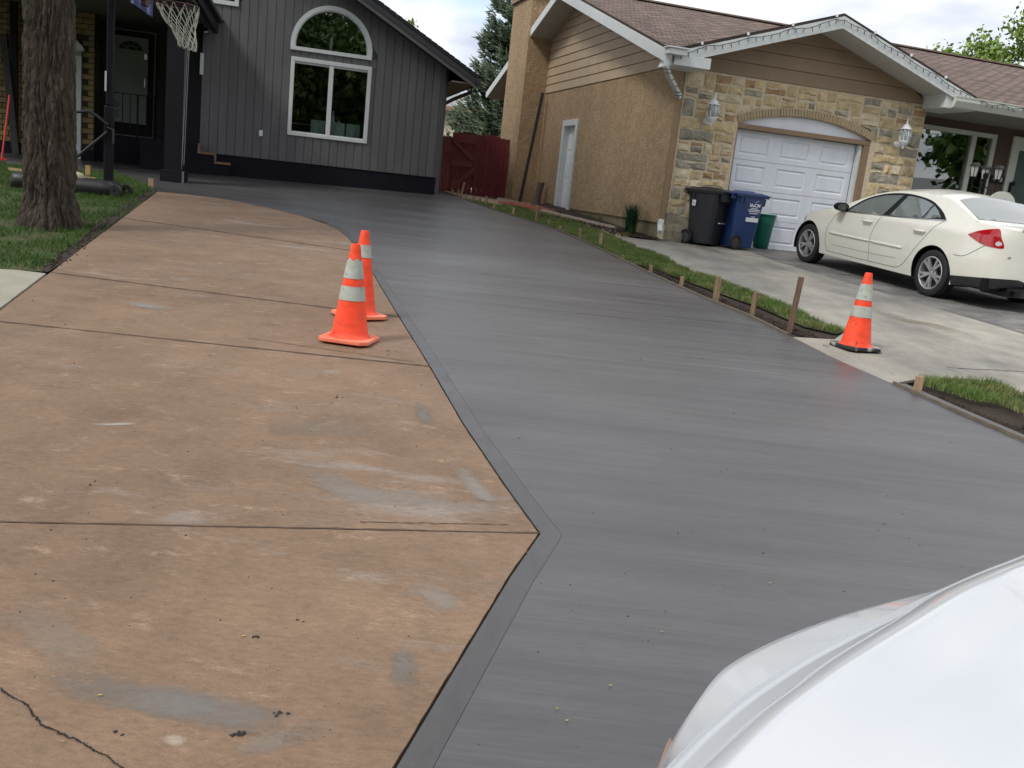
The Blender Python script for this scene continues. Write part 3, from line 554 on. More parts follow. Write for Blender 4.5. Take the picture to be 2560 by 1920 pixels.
for u0,u1,z0,z1 in cells:
    gpp=.009; u0+=gpp;u1-=gpp;z0+=gpp;z1-=gpp; 
    if u1-u0<.03 or z1-z0<.02: continue
    nu=max(2,int((u1-u0)/.09)); j=lambda s=.012:rng.uniform(-s,s)
    bot=[(u0+(u1-u0)*i/nu,max(z0+(j() if 0<i<nu else j(.006)),bandz(u0+(u1-u0)*i/nu)+.012)) for i in range(nu+1)]
    topp=[(u1-(u1-u0)*i/nu,z1+(j() if 0<i<nu else j(.006))) for i in range(nu+1)]
    if max(b[1] for b in bot)>z1-.025 and sum(b[1]>z1-.02 for b in bot)>nu*.5: continue
    topp=[(a,max(b,bandz(a)+.03)) for a,b in topp]
    if min(t[1] for t in topp)-max(b[1] for b in bot)<-.12 : continue
    q=rng.random(); k=0 if q<.50 else 1 if q<.76 else 2 if q<.85 else 3
    if z0>1 and z1<2.1 and u0>4: k=3 if rng.random()<.6 else 1
    stone(bot+topp,m_stone[k])
mb=MB(); nbk=48; m_,h_=(A0+A1)/2,(A1-A0)/2; rr=((h_*h_)+(AP-AZ)**2)/(2*(AP-AZ)); a0=math.asin(h_/rr)
for i in range(nbk):
    t0=-a0+2*a0*(i+.08)/nbk;t1=-a0+2*a0*(i+.92)/nbk; P=[(m_+r_*math.sin(t),AP-rr+r_*math.cos(t)) for r_,t in ((rr+.01,t0),(rr+.01,t1),(rr+.14,t1),(rr+.14,t0))]
    mb.fprism(T,P,-.03-rng.uniform(0,.008),.02)
mb.build('arch_bricks',m_archb,TH,kind='stuff')
# corner base block of rough grey concrete
mb=MB(); n=9; V=[];F=[]
for i in range(n):
    for k in range(n): 
        u=.0+.62*i/(n-1); z=.8+.62*k/(n-1)*(1-.35*(i/(n-1))**2); V.append(T(u,-.07+rng.uniform(-.02,.02)-(.03 if k<5 else 0)+(0.06 if i in(0,n-1) or k==n-1 else 0),z))
for i in range(n-1):
    for k in range(n-1): a=i*n+k; F.append((a,a+1,a+n+1,a+n))
mb.add(V,F); mb.build('corner_footing',M_('footing_concrete',(.27,.24,.17),.95,.25,9,bump=.8,bscale=20,bdist=.02,col2=(.17,.15,.11),c2scale=5),TH,smooth=True)
# white infill panel, frame and door
mb=MB(); mb.fprism(T,[(A0,AZ+.005)]+[(u,z-.004) for u,z in arc[1:-1]]+[(A1,AZ+.005)],.06,.10); mb.build('arch_panel',m_garage,TH)
mb=MB(); mb.fb(T,A0,A1,.0,.12,3.035,AZ); mb.build('door_lintel',m_trimb,TH,bevel=.006)
mb=MB(); mb.fb(T,A0,A0+.035,.02,.14,.9,3.03); mb.build('door_jamb',m_trimb,TH)
mb=MB(); mb.fb(T,A1-.13,A1,.0,.14,.9,3.03); mb.build('door_jamb',m_trimb,TH,bevel=.005)
mb=MB(); mb.fb(T,A1-.20,A1-.133,.05,.14,.9,3.03); mb.build('door_stop',m_trimw,TH)
D0,D1=A0+.037,A1-.205; DZ0,DZ1=.92,3.03; rows=4; rh=(DZ1-DZ0)/rows
gdr=MB(); gdr.fb(T,D0,D1,.20,.24,DZ0,DZ1); gdo=gdr.build('garage_door',m_garage,TH)
for r_ in range(rows):
    z0=DZ0+r_*rh+.003; z1=DZ0+(r_+1)*rh-.003; mb=MB(); cols=3; cw=(D1-D0)/cols
    # section skin with recessed, then raised field panels
    us=[D0]; 
    for c in range(cols): us+=[D0+c*cw+.12*(1 if c else 1.1),D0+(c+1)*cw-.12]
    us.append(D1); zs=[z0,z0+.09,z1-.09,z1]
    for a in range(len(us)-1):
        for b in range(3):
            u0,u1,q0,q1=us[a],us[a+1],zs[b],zs[b+1]
            if b==1 and a%2==1:
                d=.022; e=.028; L1=[(u0,q0),(u1,q0),(u1,q1),(u0,q1)]; L2=[(u0+e,q0+e),(u1-e,q0+e),(u1-e,q1-e),(u0+e,q1-e)]; L3=[(u0+2*e,q0+2*e),(u1-2*e,q0+2*e),(u1-2*e,q1-2*e),(u0+2*e,q1-2*e)]
                V=[T(x,.15,z) for x,z in L1]+[T(x,.15+d,z) for x,z in L2]+[T(x,.155,z) for x,z in L3]; F=[(8,9,10,11)]
                for k in (0,4):
                    for i in range(4): j=(i+1)%4; F.append((k+i,k+j,k+4+j,k+4+i))
                mb.add(V,F)
            else: mb.add([T(u0,.15,q0),T(u1,.15,q0),T(u1,.15,q1),T(u0,.15,q1)],[(0,1,2,3)])
    mb.add([T(D0,.15,z1),T(D1,.15,z1),T(D1,.2,z1),T(D0,.2,z1),T(D0,.15,z0),T(D1,.15,z0),T(D1,.2,z0),T(D0,.2,z0)],[(0,1,2,3),(4,5,6,7)])
    mb.build('door_section',m_garage,gdo)
mb=MB(); mb.fb(T,D0,D1,.13,.2,.87,.93); mb.build('door_seal',M_('seal_grime',(.5,.5,.46),.8,.3,12),gdo)
# stucco side wall with door
sd0,sd1=5.35,6.32
dz0=1.12; dz1=3.2
mb=MB(); mb.sprism(T,[(.012,1.2),(sd0,1.2),(sd0,dz1),(sd1,dz1),(sd1,1.2),(VB,1.2),(VB,3.99),(.012,3.99)],0,.25); mb.build('stucco_wall',m_stuc,TH)
mb=MB(); mb.sprism(T,[(.0,.7),(VB,.7),(VB,1.2),(.0,1.2)],.04,.25); mb.build('foundation',M_('side_foundation',(.24,.20,.12),.95,.3,9,bump=.8,bscale=25,bdist=.02),TH)
mb=MB(); fw=.09
mb.sprism(T,[(sd0-.05,dz0),(sd0+fw,dz0),(sd0+fw,dz1-fw),(sd1-fw,dz1-fw),(sd1-fw,dz0),(sd1+.05,dz0),(sd1+.05,dz1+.05),(sd0-.05,dz1+.05)],-.045,.12); sdo=mb.build('side_door',m_trimw,TH,bevel=.006)
mb=MB(); mb.sprism(T,[(sd0+fw,dz0),(sd1-fw,dz0),(sd1-fw,dz1-fw),(sd0+fw,dz1-fw)],.10,.14)
mb.build('door_leaf',m_white,sdo)
pm=MB()
for c in (0,1):
    for q0,q1 in ((.12,.70),(.80,1.35),(1.45,1.80)):
        a=sd0+fw+.09+c*.36; pm.sprism(T,[(a,dz0+q0),(a+.26,dz0+q0),(a+.26,dz0+q1),(a,dz0+q1)],.085,.1)
pm.build('door_panels',m_white,sdo,bevel=.012)
# wall of the rest of the house
mb=MB(); mb.fb(T,.25,ULEN,11.55,VB,.7,3.95); mb.build('rear_wall',m_stuc,TH)
# gable lap siding (left gable)
zb=3.99; nrow=0
while zb<6.0:
    z1=zb+.205; vlo=lambda z:(z-ZE+.20)/SL-.6+.02; a=max(-.02,vlo(zb)); b=max(-.02,vlo(z1)); 
    vr=2*RV-a; vr1=2*RV-b
    if a>RV: break
    b=min(b,RV-.01); vr1=max(vr1,RV+.01)
    A=[T(-.022,a,zb+.006),T(-.022,vr,zb+.006),T(-.004,vr1,z1),T(-.004,b,z1)]; B=[T(.05,a,zb+.006),T(.05,vr,zb+.006),T(.05,vr1,z1),T(.05,b,z1)]
    mb=MB(); mb.prism(A,B); mb.build('siding_board',m_tan,TH); zb=z1
mb=MB(); mb.sprism(T,[(0,3.95),(VB,3.95),(RV,5.95)],.06,.25); mb.build('gable_backing',m_trimb,TH)
# roofs (UV = metres along the course and up the slope)
def roofquad(mb,pts): mb.append(pts)
def roof(name,polys,mat,parent,thick=.06,uvf=None):
    me=bpy.data.meshes.new(name); off=wl(parent); V=[];F=[];UV=[]
    for P in polys:
        n=len(P); b=len(V); V+=[tuple(np.array(T(*p))-np.array(off)) for p in P]; F.append(tuple(range(b,b+n))); UV+= [uvf(*p) for p in P]
        b=len(V); V+=[tuple(np.array(T(p[0],p[1],p[2]-thick))-np.array(off)) for p in P]; F.append(tuple(range(b+n-1,b-1,-1))); UV+=[uvf(*p) for p in P][::-1]
        for i in range(n): j=(i+1)%n; F.append((b-n+j,b-n+i,b+i,b+j)); UV+=[(0,0)]*4
    me.from_pydata(V,[],F); uv=me.uv_layers.new(name='UVMap')
    for i,u in enumerate(UV): uv.data[i].uv=u
    me.materials.append(mat); o=bpy.data.objects.new(name,me); COL.objects.link(o); o.parent=parent; return o
UL,UR=-.555,16.
k_=math.sqrt(1+SL*SL)
roof('roof',[[(UL,-.62,zt(-.62)),(-.56,-.62,zt(-.62)),(2.56,2.74,zt(2.74)),(2.56,RV,zt(RV)),(UL,RV,zt(RV))],[(5.68,-.62,zt(-.62)),(UR,-.62,zt(-.62)),(UR,RV,zt(RV)),(2.56,RV,zt(RV)),(2.56,2.74,zt(2.74))]],m_shb,TH,uvf=lambda u,v,z:(u,v*k_))
roof('roof',[[(UL,RV,zt(RV)),(UR,RV,zt(RV)),(UR,12.3,zt(12.3)),(UL,12.3,zt(12.3))]],m_shb,TH,uvf=lambda u,v,z:(u,v*k_))
mb=MB(); mb.beam(T(UL,RV,zt(RV)+.015),T(UR,RV,zt(RV)+.015),.26,.035); mb.build('ridge_cap',M_('ridge_shingle',(.22,.16,.13),.9,.2,12),TH)
GU,GL,GR=2.56,-.56,5.68; GZ=5.12; ge=4.10; k2=math.hypot(1,(GZ-ge)/(GU-GL)); vv=(GZ-ZE)/SL-.6+.04
roof('gable_roof',[[(GL,-.64,ge),(GU,-.64,GZ),(GU,vv,GZ+.01)],],m_shb,TH,.05,uvf=lambda u,v,z:(v,(u-GL)*k2))
roof('gable_roof',[[(GU,-.64,GZ),(GR,-.64,ge),(GU,vv,GZ+.01)]],m_shb,TH,.05,uvf=lambda u,v,z:(v,(GR-u)*k2))
# gable fascia, soffit, siding
fh=.20
def rake(mb,pa,pb,v0,v1,h=fh,dz=-.052):
    (ua,za),(ub,zb_)=pa,pb; mb.fprism(T,[(ua,za+dz-h),(ub,zb_+dz-h),(ub,zb_+dz),(ua,za+dz)],v0,v1)
mb=MB(); rake(mb,(GL+.02,ge),(GU,GZ),-.66,-.63); mb.build('rake_fascia',m_trimw,TH)
mb=MB(); rake(mb,(GU,GZ),(GR,ge),-.66,-.63); mb.build('rake_fascia',m_trimw,TH)
mb=MB(); rake(mb,(GL+.02,ge),(GU,GZ),-.655,.0,h=.02,dz=-.055-fh+.02) ; rake(mb,(GU,GZ),(GR-.3,ge+.11),-.655,.0,h=.02,dz=-.055-fh+.02); mb.build('gable_soffit',m_soff,TH)
# boxed return at the left eave
mb=MB(); mb.fprism(T,[(-.56,3.84),(.13,3.84),(.13,4.02),(-.5,3.99)],-.67,-.05); mb.build('eave_return',m_trimw,TH,bevel=.004)
mb=MB(); mb.fprism(T,[(5.0,3.84),(5.66,3.84),(5.66,4.0),(5.0,4.1)],-.62,.25); mb.build('eave_return',m_trimw,TH)
zb=3.92
for i in range(6):
    z1=zb+.235; un=lambda z: GL+(z-(ge-.25))/((GZ-ge)/(GU-GL)); a=max(.02,un(zb)); b=max(.02,un(z1)); a2=min(5.12,2*GU-un(zb)); b2=min(5.12,2*GU-un(z1))
    if a>GU: break
    b=min(b,GU-.01);b2=max(b2,GU+.01)
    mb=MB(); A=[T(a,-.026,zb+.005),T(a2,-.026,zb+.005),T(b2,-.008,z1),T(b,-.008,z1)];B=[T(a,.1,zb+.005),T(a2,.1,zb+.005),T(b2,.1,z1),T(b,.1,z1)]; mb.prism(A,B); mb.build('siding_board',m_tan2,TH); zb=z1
mb=MB(); mb.fprism(T,[(.05,3.9),(5.1,3.9),(GU+.1,GZ-.25),(GU-.1,GZ-.25)],.1,.16); mb.build('gable_backing',m_trimb,TH)
# left rake fascia and soffit of the main roof
mb=MB(); mb.sprism(T,[(-.62,zt(-.62)-.25),(RV,zt(RV)-.25),(RV,zt(RV)-.05),(-.62,zt(-.62)-.05)],UL-.03,UL); mb.build('rake_fascia',m_trimw,TH)
mb=MB(); mb.sprism(T,[(RV,zt(RV)-.25),(12.2,zt(12.2)-.25),(12.2,zt(12.2)-.05),(RV,zt(RV)-.05)],UL-.03,UL); mb.build('rake_fascia',m_trimw,TH)
mb=MB(); mb.sprism(T,[(-.6,zt(-.6)-.245),(RV,zt(RV)-.245),(RV,zt(RV)-.225),(-.6,zt(-.6)-.225)],UL,.06); mb.sprism(T,[(RV,zt(RV)-.245),(12.2,zt(12.2)-.245),(12.2,zt(12.2)-.225),(RV,zt(RV)-.225)],UL,.06); mb.build('rake_soffit',m_soff,TH)
mb=MB(); mb.fb(T,UL,ULEN,12.2,12.42,zt(12.2)-.2,zt(12.2)-.05); mb.build('rear_gutter',m_trimw,TH)
# chimney
CH=MB(); c0,c1=T.side(1336,515)[0],0
cv0,cv1=8.15,9.95
A=[T(-.63,cv0,.8),T(.0,cv0,.8),T(.0,cv1,.8),T(-.63,cv1,.8)];B=[T(-.61,cv0,6.33),T(.4,cv0,6.33),T(.4,cv1,6.33),T(-.61,cv1,6.33)]
CH.prism(A,B); ch=CH.build('chimney',m_stuc,TH)
mb=MB(); mb.fb(T,-.68,.47,cv0-.08,cv1+.08,6.33,6.45); mb.build('chimney_cap',m_trimb,ch)
# ---- recessed entry on the right
PV=.95; F2=Fr(T(0,PV,0)[:2],73); o=lambda x,y: T.on(x,y,PV)
wl_,wr=o(2330,318)[0]-.3,o(2494.6,330)[0]; wt=o(2418,326)[1]; wb=1.9
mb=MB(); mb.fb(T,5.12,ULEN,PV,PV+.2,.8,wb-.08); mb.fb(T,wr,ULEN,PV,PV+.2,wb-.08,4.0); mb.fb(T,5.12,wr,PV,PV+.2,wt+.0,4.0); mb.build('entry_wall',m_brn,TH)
mb=MB(); mb.fb(T,4.95,5.12,.3,PV+.2,.8,3.95); mb.build('garage_return_wall',m_stuc,TH)
wf=thing('x',None,None); bpy.data.objects.remove(wf)
um=o(2418,400)[0]; fwd=.09
mb=MB(); mb.fb(T,5.125,wr,PV-.03,PV+.08,wt-fwd,wt); mb.fb(T,wr-fwd*1.2,wr,PV-.03,PV+.08,wb,wt-fwd); mb.fb(T,5.125,wr,PV-.03,PV+.08,wb-.08,wb); mb.fb(T,um-.01,um+.11,PV-.035,PV+.08,wb,wt-fwd); wfr=mb.build('picture_window',m_trimg,TH,bevel=.005)
mb=MB(); mb.fb(T,5.125,um-.012,PV+.02,PV+.03,wb,wt-fwd); mb.build('glass_pane',glass('picture_glass',mixv=.12),wfr)
mb=MB(); mb.fb(T,um+.112,wr-fwd*1.2-.002,PV+.02,PV+.03,wb,wt-fwd); mb.build('glass_pane',bpy.data.materials['picture_glass'],wfr)
mb=MB(); mb.fb(T,5.0,wr+.5,PV+2.4,PV+2.5,1,4); mb.fb(T,5.0,wr+.5,PV+.3,PV+2.4,3.95,4); mb.fb(T,5.0,wr+.5,PV+.3,PV+2.4,.95,1.); mb.fb(T,wr+.2,wr+.3,PV+.22,PV+2.4,1.,3.95); mb.build('room_walls',m_interior,TH)
dl=o(2531,347)[0]
mb=MB(); mb.fb(T,dl,dl+.10,PV-.05,PV+.06,1.05,3.62); mb.fb(T,dl,dl+1.25,PV-.05,PV+.06,3.62,3.72); mb.fb(T,dl+1.15,dl+1.25,PV-.05,PV+.06,1.05,3.62); ed_=mb.build('front_door',m_trimg,TH,bevel=.005)
mb=MB(); mb.fb(T,dl+.10,dl+.22,PV-.03,PV+.03,1.1,3.62); mb.fb(T,dl+1.03,dl+1.15,PV-.03,PV+.03,1.1,3.62);mb.fb(T,dl+.22,dl+1.03,PV-.03,PV+.03,3.45,3.62);mb.fb(T,dl+.22,dl+1.03,PV-.03,PV+.03,1.1,1.3); mb.build('storm_door',m_trimg,ed_)
mb=MB(); mb.fb(T,dl+.22,dl+1.03,PV-.01,PV+.0,1.3,3.45); mb.build('glass_pane',M_('storm_glass',(.10,.13,.12),.05,.1,2,spec=.7),ed_)
hx,hz=o(2523,462); mb=MB(); mb.fb(T,hx-.035,hx+.0,PV-.09,PV-.03,hz-.16,hz+.05); mb.box(T(hx+.02,PV-.09,hz+.03),(.07,.06,.08)); mb.build('door_handle',m_blk,ed_,bevel=.01)
mb=MB(); mb.fb(T,5.12,ULEN,-.6,PV,3.86,3.89); mb.build('porch_soffit',M_('porch_soffit_paint',(.24,.235,.20),.7,.05,4),TH)
mb=MB(); mb.add([T(5.15,-.74,3.97),T(ULEN,-.74,3.97),T(ULEN,-.74,4.05),T(5.15,-.74,4.05),T(5.15,-.68,3.86),T(ULEN,-.68,3.86),T(5.15,-.62,4.05),T(ULEN,-.62,4.05),T(5.15,-.62,3.86),T(ULEN,-.62,3.86)],[(0,1,2,3),(4,5,1,0),(8,9,5,4),(0,3,6,8,4),(3,2,7,6)])
mb.fb(T,5.13,ULEN,-.75,-.725,4.04,4.06); gut=mb.build('gutter',m_trimg,TH)
mb=MB(); mb.fb(T,5.2,ULEN,-.6,PV,.8,1.1); mb.build('porch_floor',m_old,TH)
mb=MB(); q=T(8.0,-.06,4.0)
# left corner gutter end and downspout
gx=T.on(1672,140,-.75); 
mb=MB(); P=T(GL-.10,-.72,4.0)
mb.fb(T,GL-.16,GL+.17,-.80,-.60,3.98,4.075); mb.fb(T,GL-.19,GL+.2,-.83,-.62,4.075,4.10); mb.build('gutter_end',m_trimw,TH,bevel=.008)
dsp=thing('downspout','white elbowed downspout with brown lower pipe at the corner of the stone front','downspout',T(-.08,-.12,.9))
c=[T(GL-.05,-.70,3.99),T(GL-.06,-.70,3.70),T(GL+.10,-.55,3.35),T(-.14,-.16,2.95),T(-.13,-.12,2.82)]
a_=T.on(1662,160,-.55); b_=T.on(1668,195,-.45); c__=T.on(1692,238,-.1)
pts=[T(T.on(1667,150,-.62)[0],-.62,3.97),T(T.on(1665,165,-.62)[0],-.62,T.on(1665,165,-.62)[1]),T(T.on(1672,188,-.5)[0],-.5,T.on(1672,188,-.5)[1]),T(T.on(1690,225,-.16)[0],-.16,T.on(1690,225,-.16)[1]),T(T.on(1698,242,-.1)[0],-.1,T.on(1698,242,-.1)[1])]
mb=MB()
for p,q in zip(pts[:-1],pts[1:]): mb.beam(p,Vector(q)+(Vector(q)-Vector(p)).normalized()*.02,.085,.085)
mb.build('upper_pipe',m_trimw,dsp,bevel=.012)
lt=pts[-1]; lb=T(T.on(1654,548,-.1)[0],-.10,T.on(1654,548,-.1)[1]); lu=Fr(T(0,0,0)[:2],73)
mb=MB(); mb.beam(lt,lb,.09,.075,up=tuple(T.v)); mb.build('lower_pipe',m_trimb,dsp,bevel=.01)
e0=Vector(lb); e1_=e0+Vector((-.02,-.03,-.13)); e2_=e1_+Vector((.0,-.12,-.10)); e3_=e2_+Vector((.02,-.1,-.05))
mb=MB(); mb.beam(e0,e1_,.09,.08,up=tuple(T.v)); mb.beam(e1_,e2_,.09,.085,up=(1,0,0)); mb.build('outlet_elbow',m_trimw,dsp,bevel=.012)
mb=MB()
for tt in (.1,.28,.62): p=Vector(lt).lerp(Vector(lb),tt); mb.beam(p+Vector((0,0,.01)),p-Vector((0,0,.012)),.1,.085,up=tuple(T.v))
mb.build('strap',m_trimb,dsp)
# brick splash under it
p=G(1652,596); mb=MB(); mb.box((0,0,.04),(.22,.12,.09)); o=mb.build('brick_block',m_stone[0],local=True,bevel=.006); o.location=p; o.rotation_euler=(0,0,R(-8)); tag(o,'loose block lying under the downspout outlet','block')
# ---- wall lanterns
def wall_lantern(u,z,lab):
    t=thing('wall_lantern',lab,'lantern',T(u,-.06,z),R(17),'white lanterns on the garage front')
    t.scale=(1.4,1.25,1.06)
    pb=MB(); pb.lathe([(0,-.01),(.055,-.01),(.06,0),(.05,.02),(0,.03)],16,Matrix.Rotation(R(90),4,'X')@Matrix.Translation((0,0,0))); pb.build('wall_plate',m_white,t,local=True,smooth=True,auto=40)
    mb=MB(); mb.tube([(0,-.02,0),(0,-.10,-.02),(0,-.14,-.03),(0,-.14,.04)],.012,8); mb.lathe([(0,-.085),(.012,-.08),(.012,-.06),(.02,-.05),(.012,-.04),(.05,-.0),(.062,.04),(.055,.045)],12,Matrix.Translation((0,-.14,0))); mb.build('arm',m_white,t,local=True,smooth=True,auto=40)
    mb=MB(); mb.lathe([(.05,.045),(.066,.07),(.072,.14),(.066,.22),(.06,.25)],8,Matrix.Translation((0,-.14,0))); mb.build('glass',M_('lantern_glass',(.32,.36,.34),.1,.1,4,spec=.8),t,local=True)
    mb=MB()
    for k in range(8):
        a=math.pi/4*k; mb.tube([(math.cos(a)*r_,math.sin(a)*r_-.14,z_) for r_,z_ in ((.055,.04),(.07,.07),(.076,.14),(.07,.22),(.066,.255))],.0065,6)
    mb.lathe([(.05,.035),(.066,.04),(.064,.055),(.05,.05)],16,Matrix.Translation((0,-.14,0))); mb.build('cage',m_white,t,local=True,smooth=True,auto=40)
    mb=MB(); mb.lathe([(.085,.25),(.085,.262),(.06,.275),(.05,.31),(.03,.335),(.018,.345),(.022,.36),(.012,.375),(.014,.39),(.002,.46)],16,Matrix.Translation((0,-.14,0))); mb.build('cap',m_white,t,local=True,smooth=True,auto=35)
    return t
wall_lantern(.52,3.07,'white wall lantern left of the garage door, near the downspout')
wall_lantern(4.57,3.13,'white wall lantern right of the garage door, near the entry')
# ---- string of lights along the gable
def P_(u,dz=0,v=-.69): 
    z=ge+(u-GL)*(GZ-ge)/(GU-GL) if u<GU else ge+(GR-u)*(GZ-ge)/(GR-GU)
    return Vector(T(u,v,z+dz))
sl=thing('string_lights','dark green string of small lights clipped along the garage gable and gutter','string lights',T(GL,-.69,ge))
wp=[];bm_=MB();cl=MB()
u=GL+.1; k=0
while u<GR-.05:
    dz=-.06-.05*abs(math.sin(u*4.1))-.02*rng.random(); wp.append(P_(u,dz)); 
    if k%2==0: 
        p=P_(u,dz); bm_.tube([p,p+Vector((rng.uniform(-.02,.02),-.01,-.07))],.008,5)
    if k%11==5: cl.box(P_(u,-.015,-.68),(.035,.03,.045))
    u+=.075;k+=1
for i in range(45): 
    u=5.7+i*.12; p=Vector(T(u,-.76,4.03-.05*abs(math.sin(i*.8)))); wp.append(p); bm_.tube([p,p+Vector((rng.uniform(-.02,.02),-.01,-.06))],.008,5)
mb=MB(); mb.tube(wp,.006,5); mb.build('wire',m_wire,sl); bm_.build('bulbs',M_('tiny_bulb',(.03,.04,.07),.3),sl,kind='stuff'); cl.build('clips',m_white,sl,kind='stuff')
mb=MB(); 
for p,q in zip(pts[1:-1],pts[2:]):
    for t_ in (.25,.7):
        c=Vector(p).lerp(Vector(q),t_); mb.tube([c+Vector((.06*math.cos(a),.06*math.sin(a),.02*math.sin(a))) for a in np.linspace(0,6.28,11)],.006,5)
mb.build('wire_coils',m_wire,sl)
# ---- entry number board
q=T.on(2492,449,PV-.02); nb_=thing('house_number_board','small black board with white house number beside the front door','number board',T(q[0],PV-.03,q[1]),R(17))
mb=MB(); mb.box((0,0,0),(.34,.02,.15)); mb.build('board',m_blk,nb_,local=True,bevel=.004)
def text(s_,size,mat,parent,loc,rot,name='lettering',ext=.002,bold=0):
    cu=bpy.data.curves.new('t','FONT'); cu.body=s_; cu.size=size; cu.extrude=ext; cu.align_x='CENTER'; cu.align_y='CENTER'; cu.offset=bold
    to=bpy.data.objects.new('t',cu); COL.objects.link(to); dg=bpy.context.evaluated_depsgraph_get(); me=bpy.data.meshes.new_from_object(to.evaluated_get(dg)); bpy.data.objects.remove(to)
    me.materials.clear(); me.materials.append(mat); o=bpy.data.objects.new(name,me); COL.objects.link(o); o.parent=parent; o.location=loc; o.rotation_euler=rot; return o
text('4508',.125,m_trimw,nb_,(0,-.013,0),(R(90),0,0),'house_number')
# dark climbing pole leaning on the chimney corner, stump, etc.
a=G(1299,508); b=T(-.06,8.02,T.on(1356,232,0)[1]); tt=ray(1356,232); 
bs=T.on(1357,232,7.9); b=T(bs[0],7.9,bs[1]); bs2=T.on(1299,506,7.75); a=T(bs2[0],7.75,bs2[1])
mb=MB(); mb.beam(a,b,.07,.06,up=tuple(T.v)); tag(mb.build('leaning_board',M_('dark_plank',(.035,.028,.03),.8,.2,9),bevel=.004),'long dark plank leaning against the chimney side of the tan wall','plank')
sp_=T.side(1338,512,-.28); p=T(-.28,sp_[0],1.14)
mb=MB(); prof=[(.12,-.1),(.11,.1),(.088,.28),(.09,.45),(.10,.60)]; nn=18; V=[];F=[]
for r_,z_ in prof:
    for k in range(nn): a=2*math.pi*k/nn; q=r_*(1+.12*math.sin(3*a+z_*3)); V.append((q*math.cos(a)+z_*.12,q*math.sin(a),z_))
for i in range(len(prof)-1):
    for k in range(nn): F.append((i*nn+k,i*nn+(k+1)%nn,(i+1)*nn+(k+1)%nn,(i+1)*nn+k))
st=thing('tree_stump','pale barked log stump standing by the chimney and red mulch','stump',p)
mb.add(V,F); mb.build('trunk',M_('stump_bark',(.17,.13,.11),.9,.4,7,bump=.8,bscale=14,bdist=.03),st,local=True,smooth=True)
mb=MB(); mb.add(V[-nn:],[tuple(range(nn))]); mb.build('cut_top',m_log,st,local=True)
# ================================================================ grey house
C=G(1085,487); Q=Fr(C,75); zf=1.577
GH=thing('grey_house','dark grey board sided house with arched window over a two pane window','house',Q(0,0,1.15))
P1=Q.on(1184,186,-.45); P2=Q.on(937,0,-.45); gsl=(P2[1]-P1[1])/(P1[0]-P2[0]); PK=-5.6
def zr(u): return P1[1]+(P1[0]-u)*gsl if u>PK else P1[1]+(P1[0]-PK)*gsl-(PK-u)*gsl
# windows
wx0,wx1,wz0,wz1=-3.49,-1.685,2.172,3.885; ax0,ax1,az0=-3.52,-1.705,4.03; ar=(ax1-ax0)/2; am=(ax0+ax1)/2; leg=.13; asc=1.0
def archz(u,dr=0): d=(ar+dr)**2-(u-am)**2; return az0+leg+math.sqrt(max(0,d))*asc
bw=.19; u=-5.38; k=0
def board(u0,u1,zb0,zb1,t0,t1,name='siding_board'):
    mb=MB(); e=.004; v0=-.02-rng.uniform(0,.002)
    A=[Q(u0+e,v0+.006,zb0),Q(u0+e+.008,v0,zb0),Q(u1-e-.008,v0,zb1),Q(u1-e,v0+.006,zb1),Q(u1-e,v0+.006,t1),Q(u1-e-.008,v0,t1),Q(u0+e+.008,v0,t0),Q(u0+e,v0+.006,t0)]
    B=[tuple(np.array(p)+Q.v*.03) for p in A]; mb.prism(A,B); mb.build(name,m_grey,GH)
wins=[(-5.9,-4.66,4.86,6.0)]
while u<-.001:
    u1=min(0,u+bw); t0,t1=zr(u)-.1,zr(u1)-.1; c=(u+u1)/2
    if u1>wx0+.02 and u<wx1-.02:
        board(u,u1,zf,zf,wz0+.02,wz0+.02); board(u,u1,wz1-.02,wz1-.02,az0+.02,az0+.02)
        a,b=archz(min(max(u,ax0),ax1),-.03),archz(min(max(u1,ax0),ax1),-.03); board(u,u1,a,b,t0,t1)
    elif u<-4.62: board(u,u1,zf,zf,4.86,4.86); 
    else:
        if rng.random()<.22: zc=rng.uniform(1.75,2.5); board(u,u1,zf,zf,zc,zc); board(u,u1,zc+.005,zc+.005,t0,t1)
        else: board(u,u1,zf,zf,t0,t1)
    u=u1
mb=MB() # sheathing pieces behind the boards
def bk(u0,u1,z0,z1): mb.fb(Q,u0,u1,.012,.12,z0,z1)
bk(-5.38,wx0+.03,zf,4.86); bk(wx1-.03,0,zf,zr(0)-.1); bk(wx0+.03,wx1-.03,zf,wz0+.03); bk(wx0+.03,wx1-.03,wz1-.03,az0+.03); bk(-4.6,ax0+.02,4.86,zr(ax0)-.2)
mb.fprism(Q,[(wx1-.03,4.0),(-.0,4.0),(0,zr(0)-.12),(ax1-.03,zr(ax1)-.12)],.012,.12)
arcp=[(ax0+.03+(ax1-ax0-.06)*i/20,archz(ax0+.03+(ax1-ax0-.06)*i/20,-.04)) for i in range(21)]
mb.fprism(Q,[(ax0+.0,4.0)]+[(ax0+.02,arcp[0][1])]+arcp+[(ax1-.0,arcp[-1][1]),(ax1,zr(ax1)-.12),(ax0,zr(ax0)-.12)],.013,.121)
mb.build('sheathing',m_grey,GH)
mb=MB(); mb.fb(Q,-.12,.12,.12,12,.9,zr(0)-.15); mb.build('side_wall',m_grey,GH)
mb=MB(); mb.fb(Q,-.0,.035,-.045,.12,zf-.01,zr(0)-.15); mb.build('corner_trim',m_grey,GH)
mb=MB(); mb.fb(Q,-5.36,.0,-.0,.3,.9,zf-.006); mb.fb(Q,-.2,0.01,.3,12,.9,zf-.006); mb.build('foundation',m_black,GH)
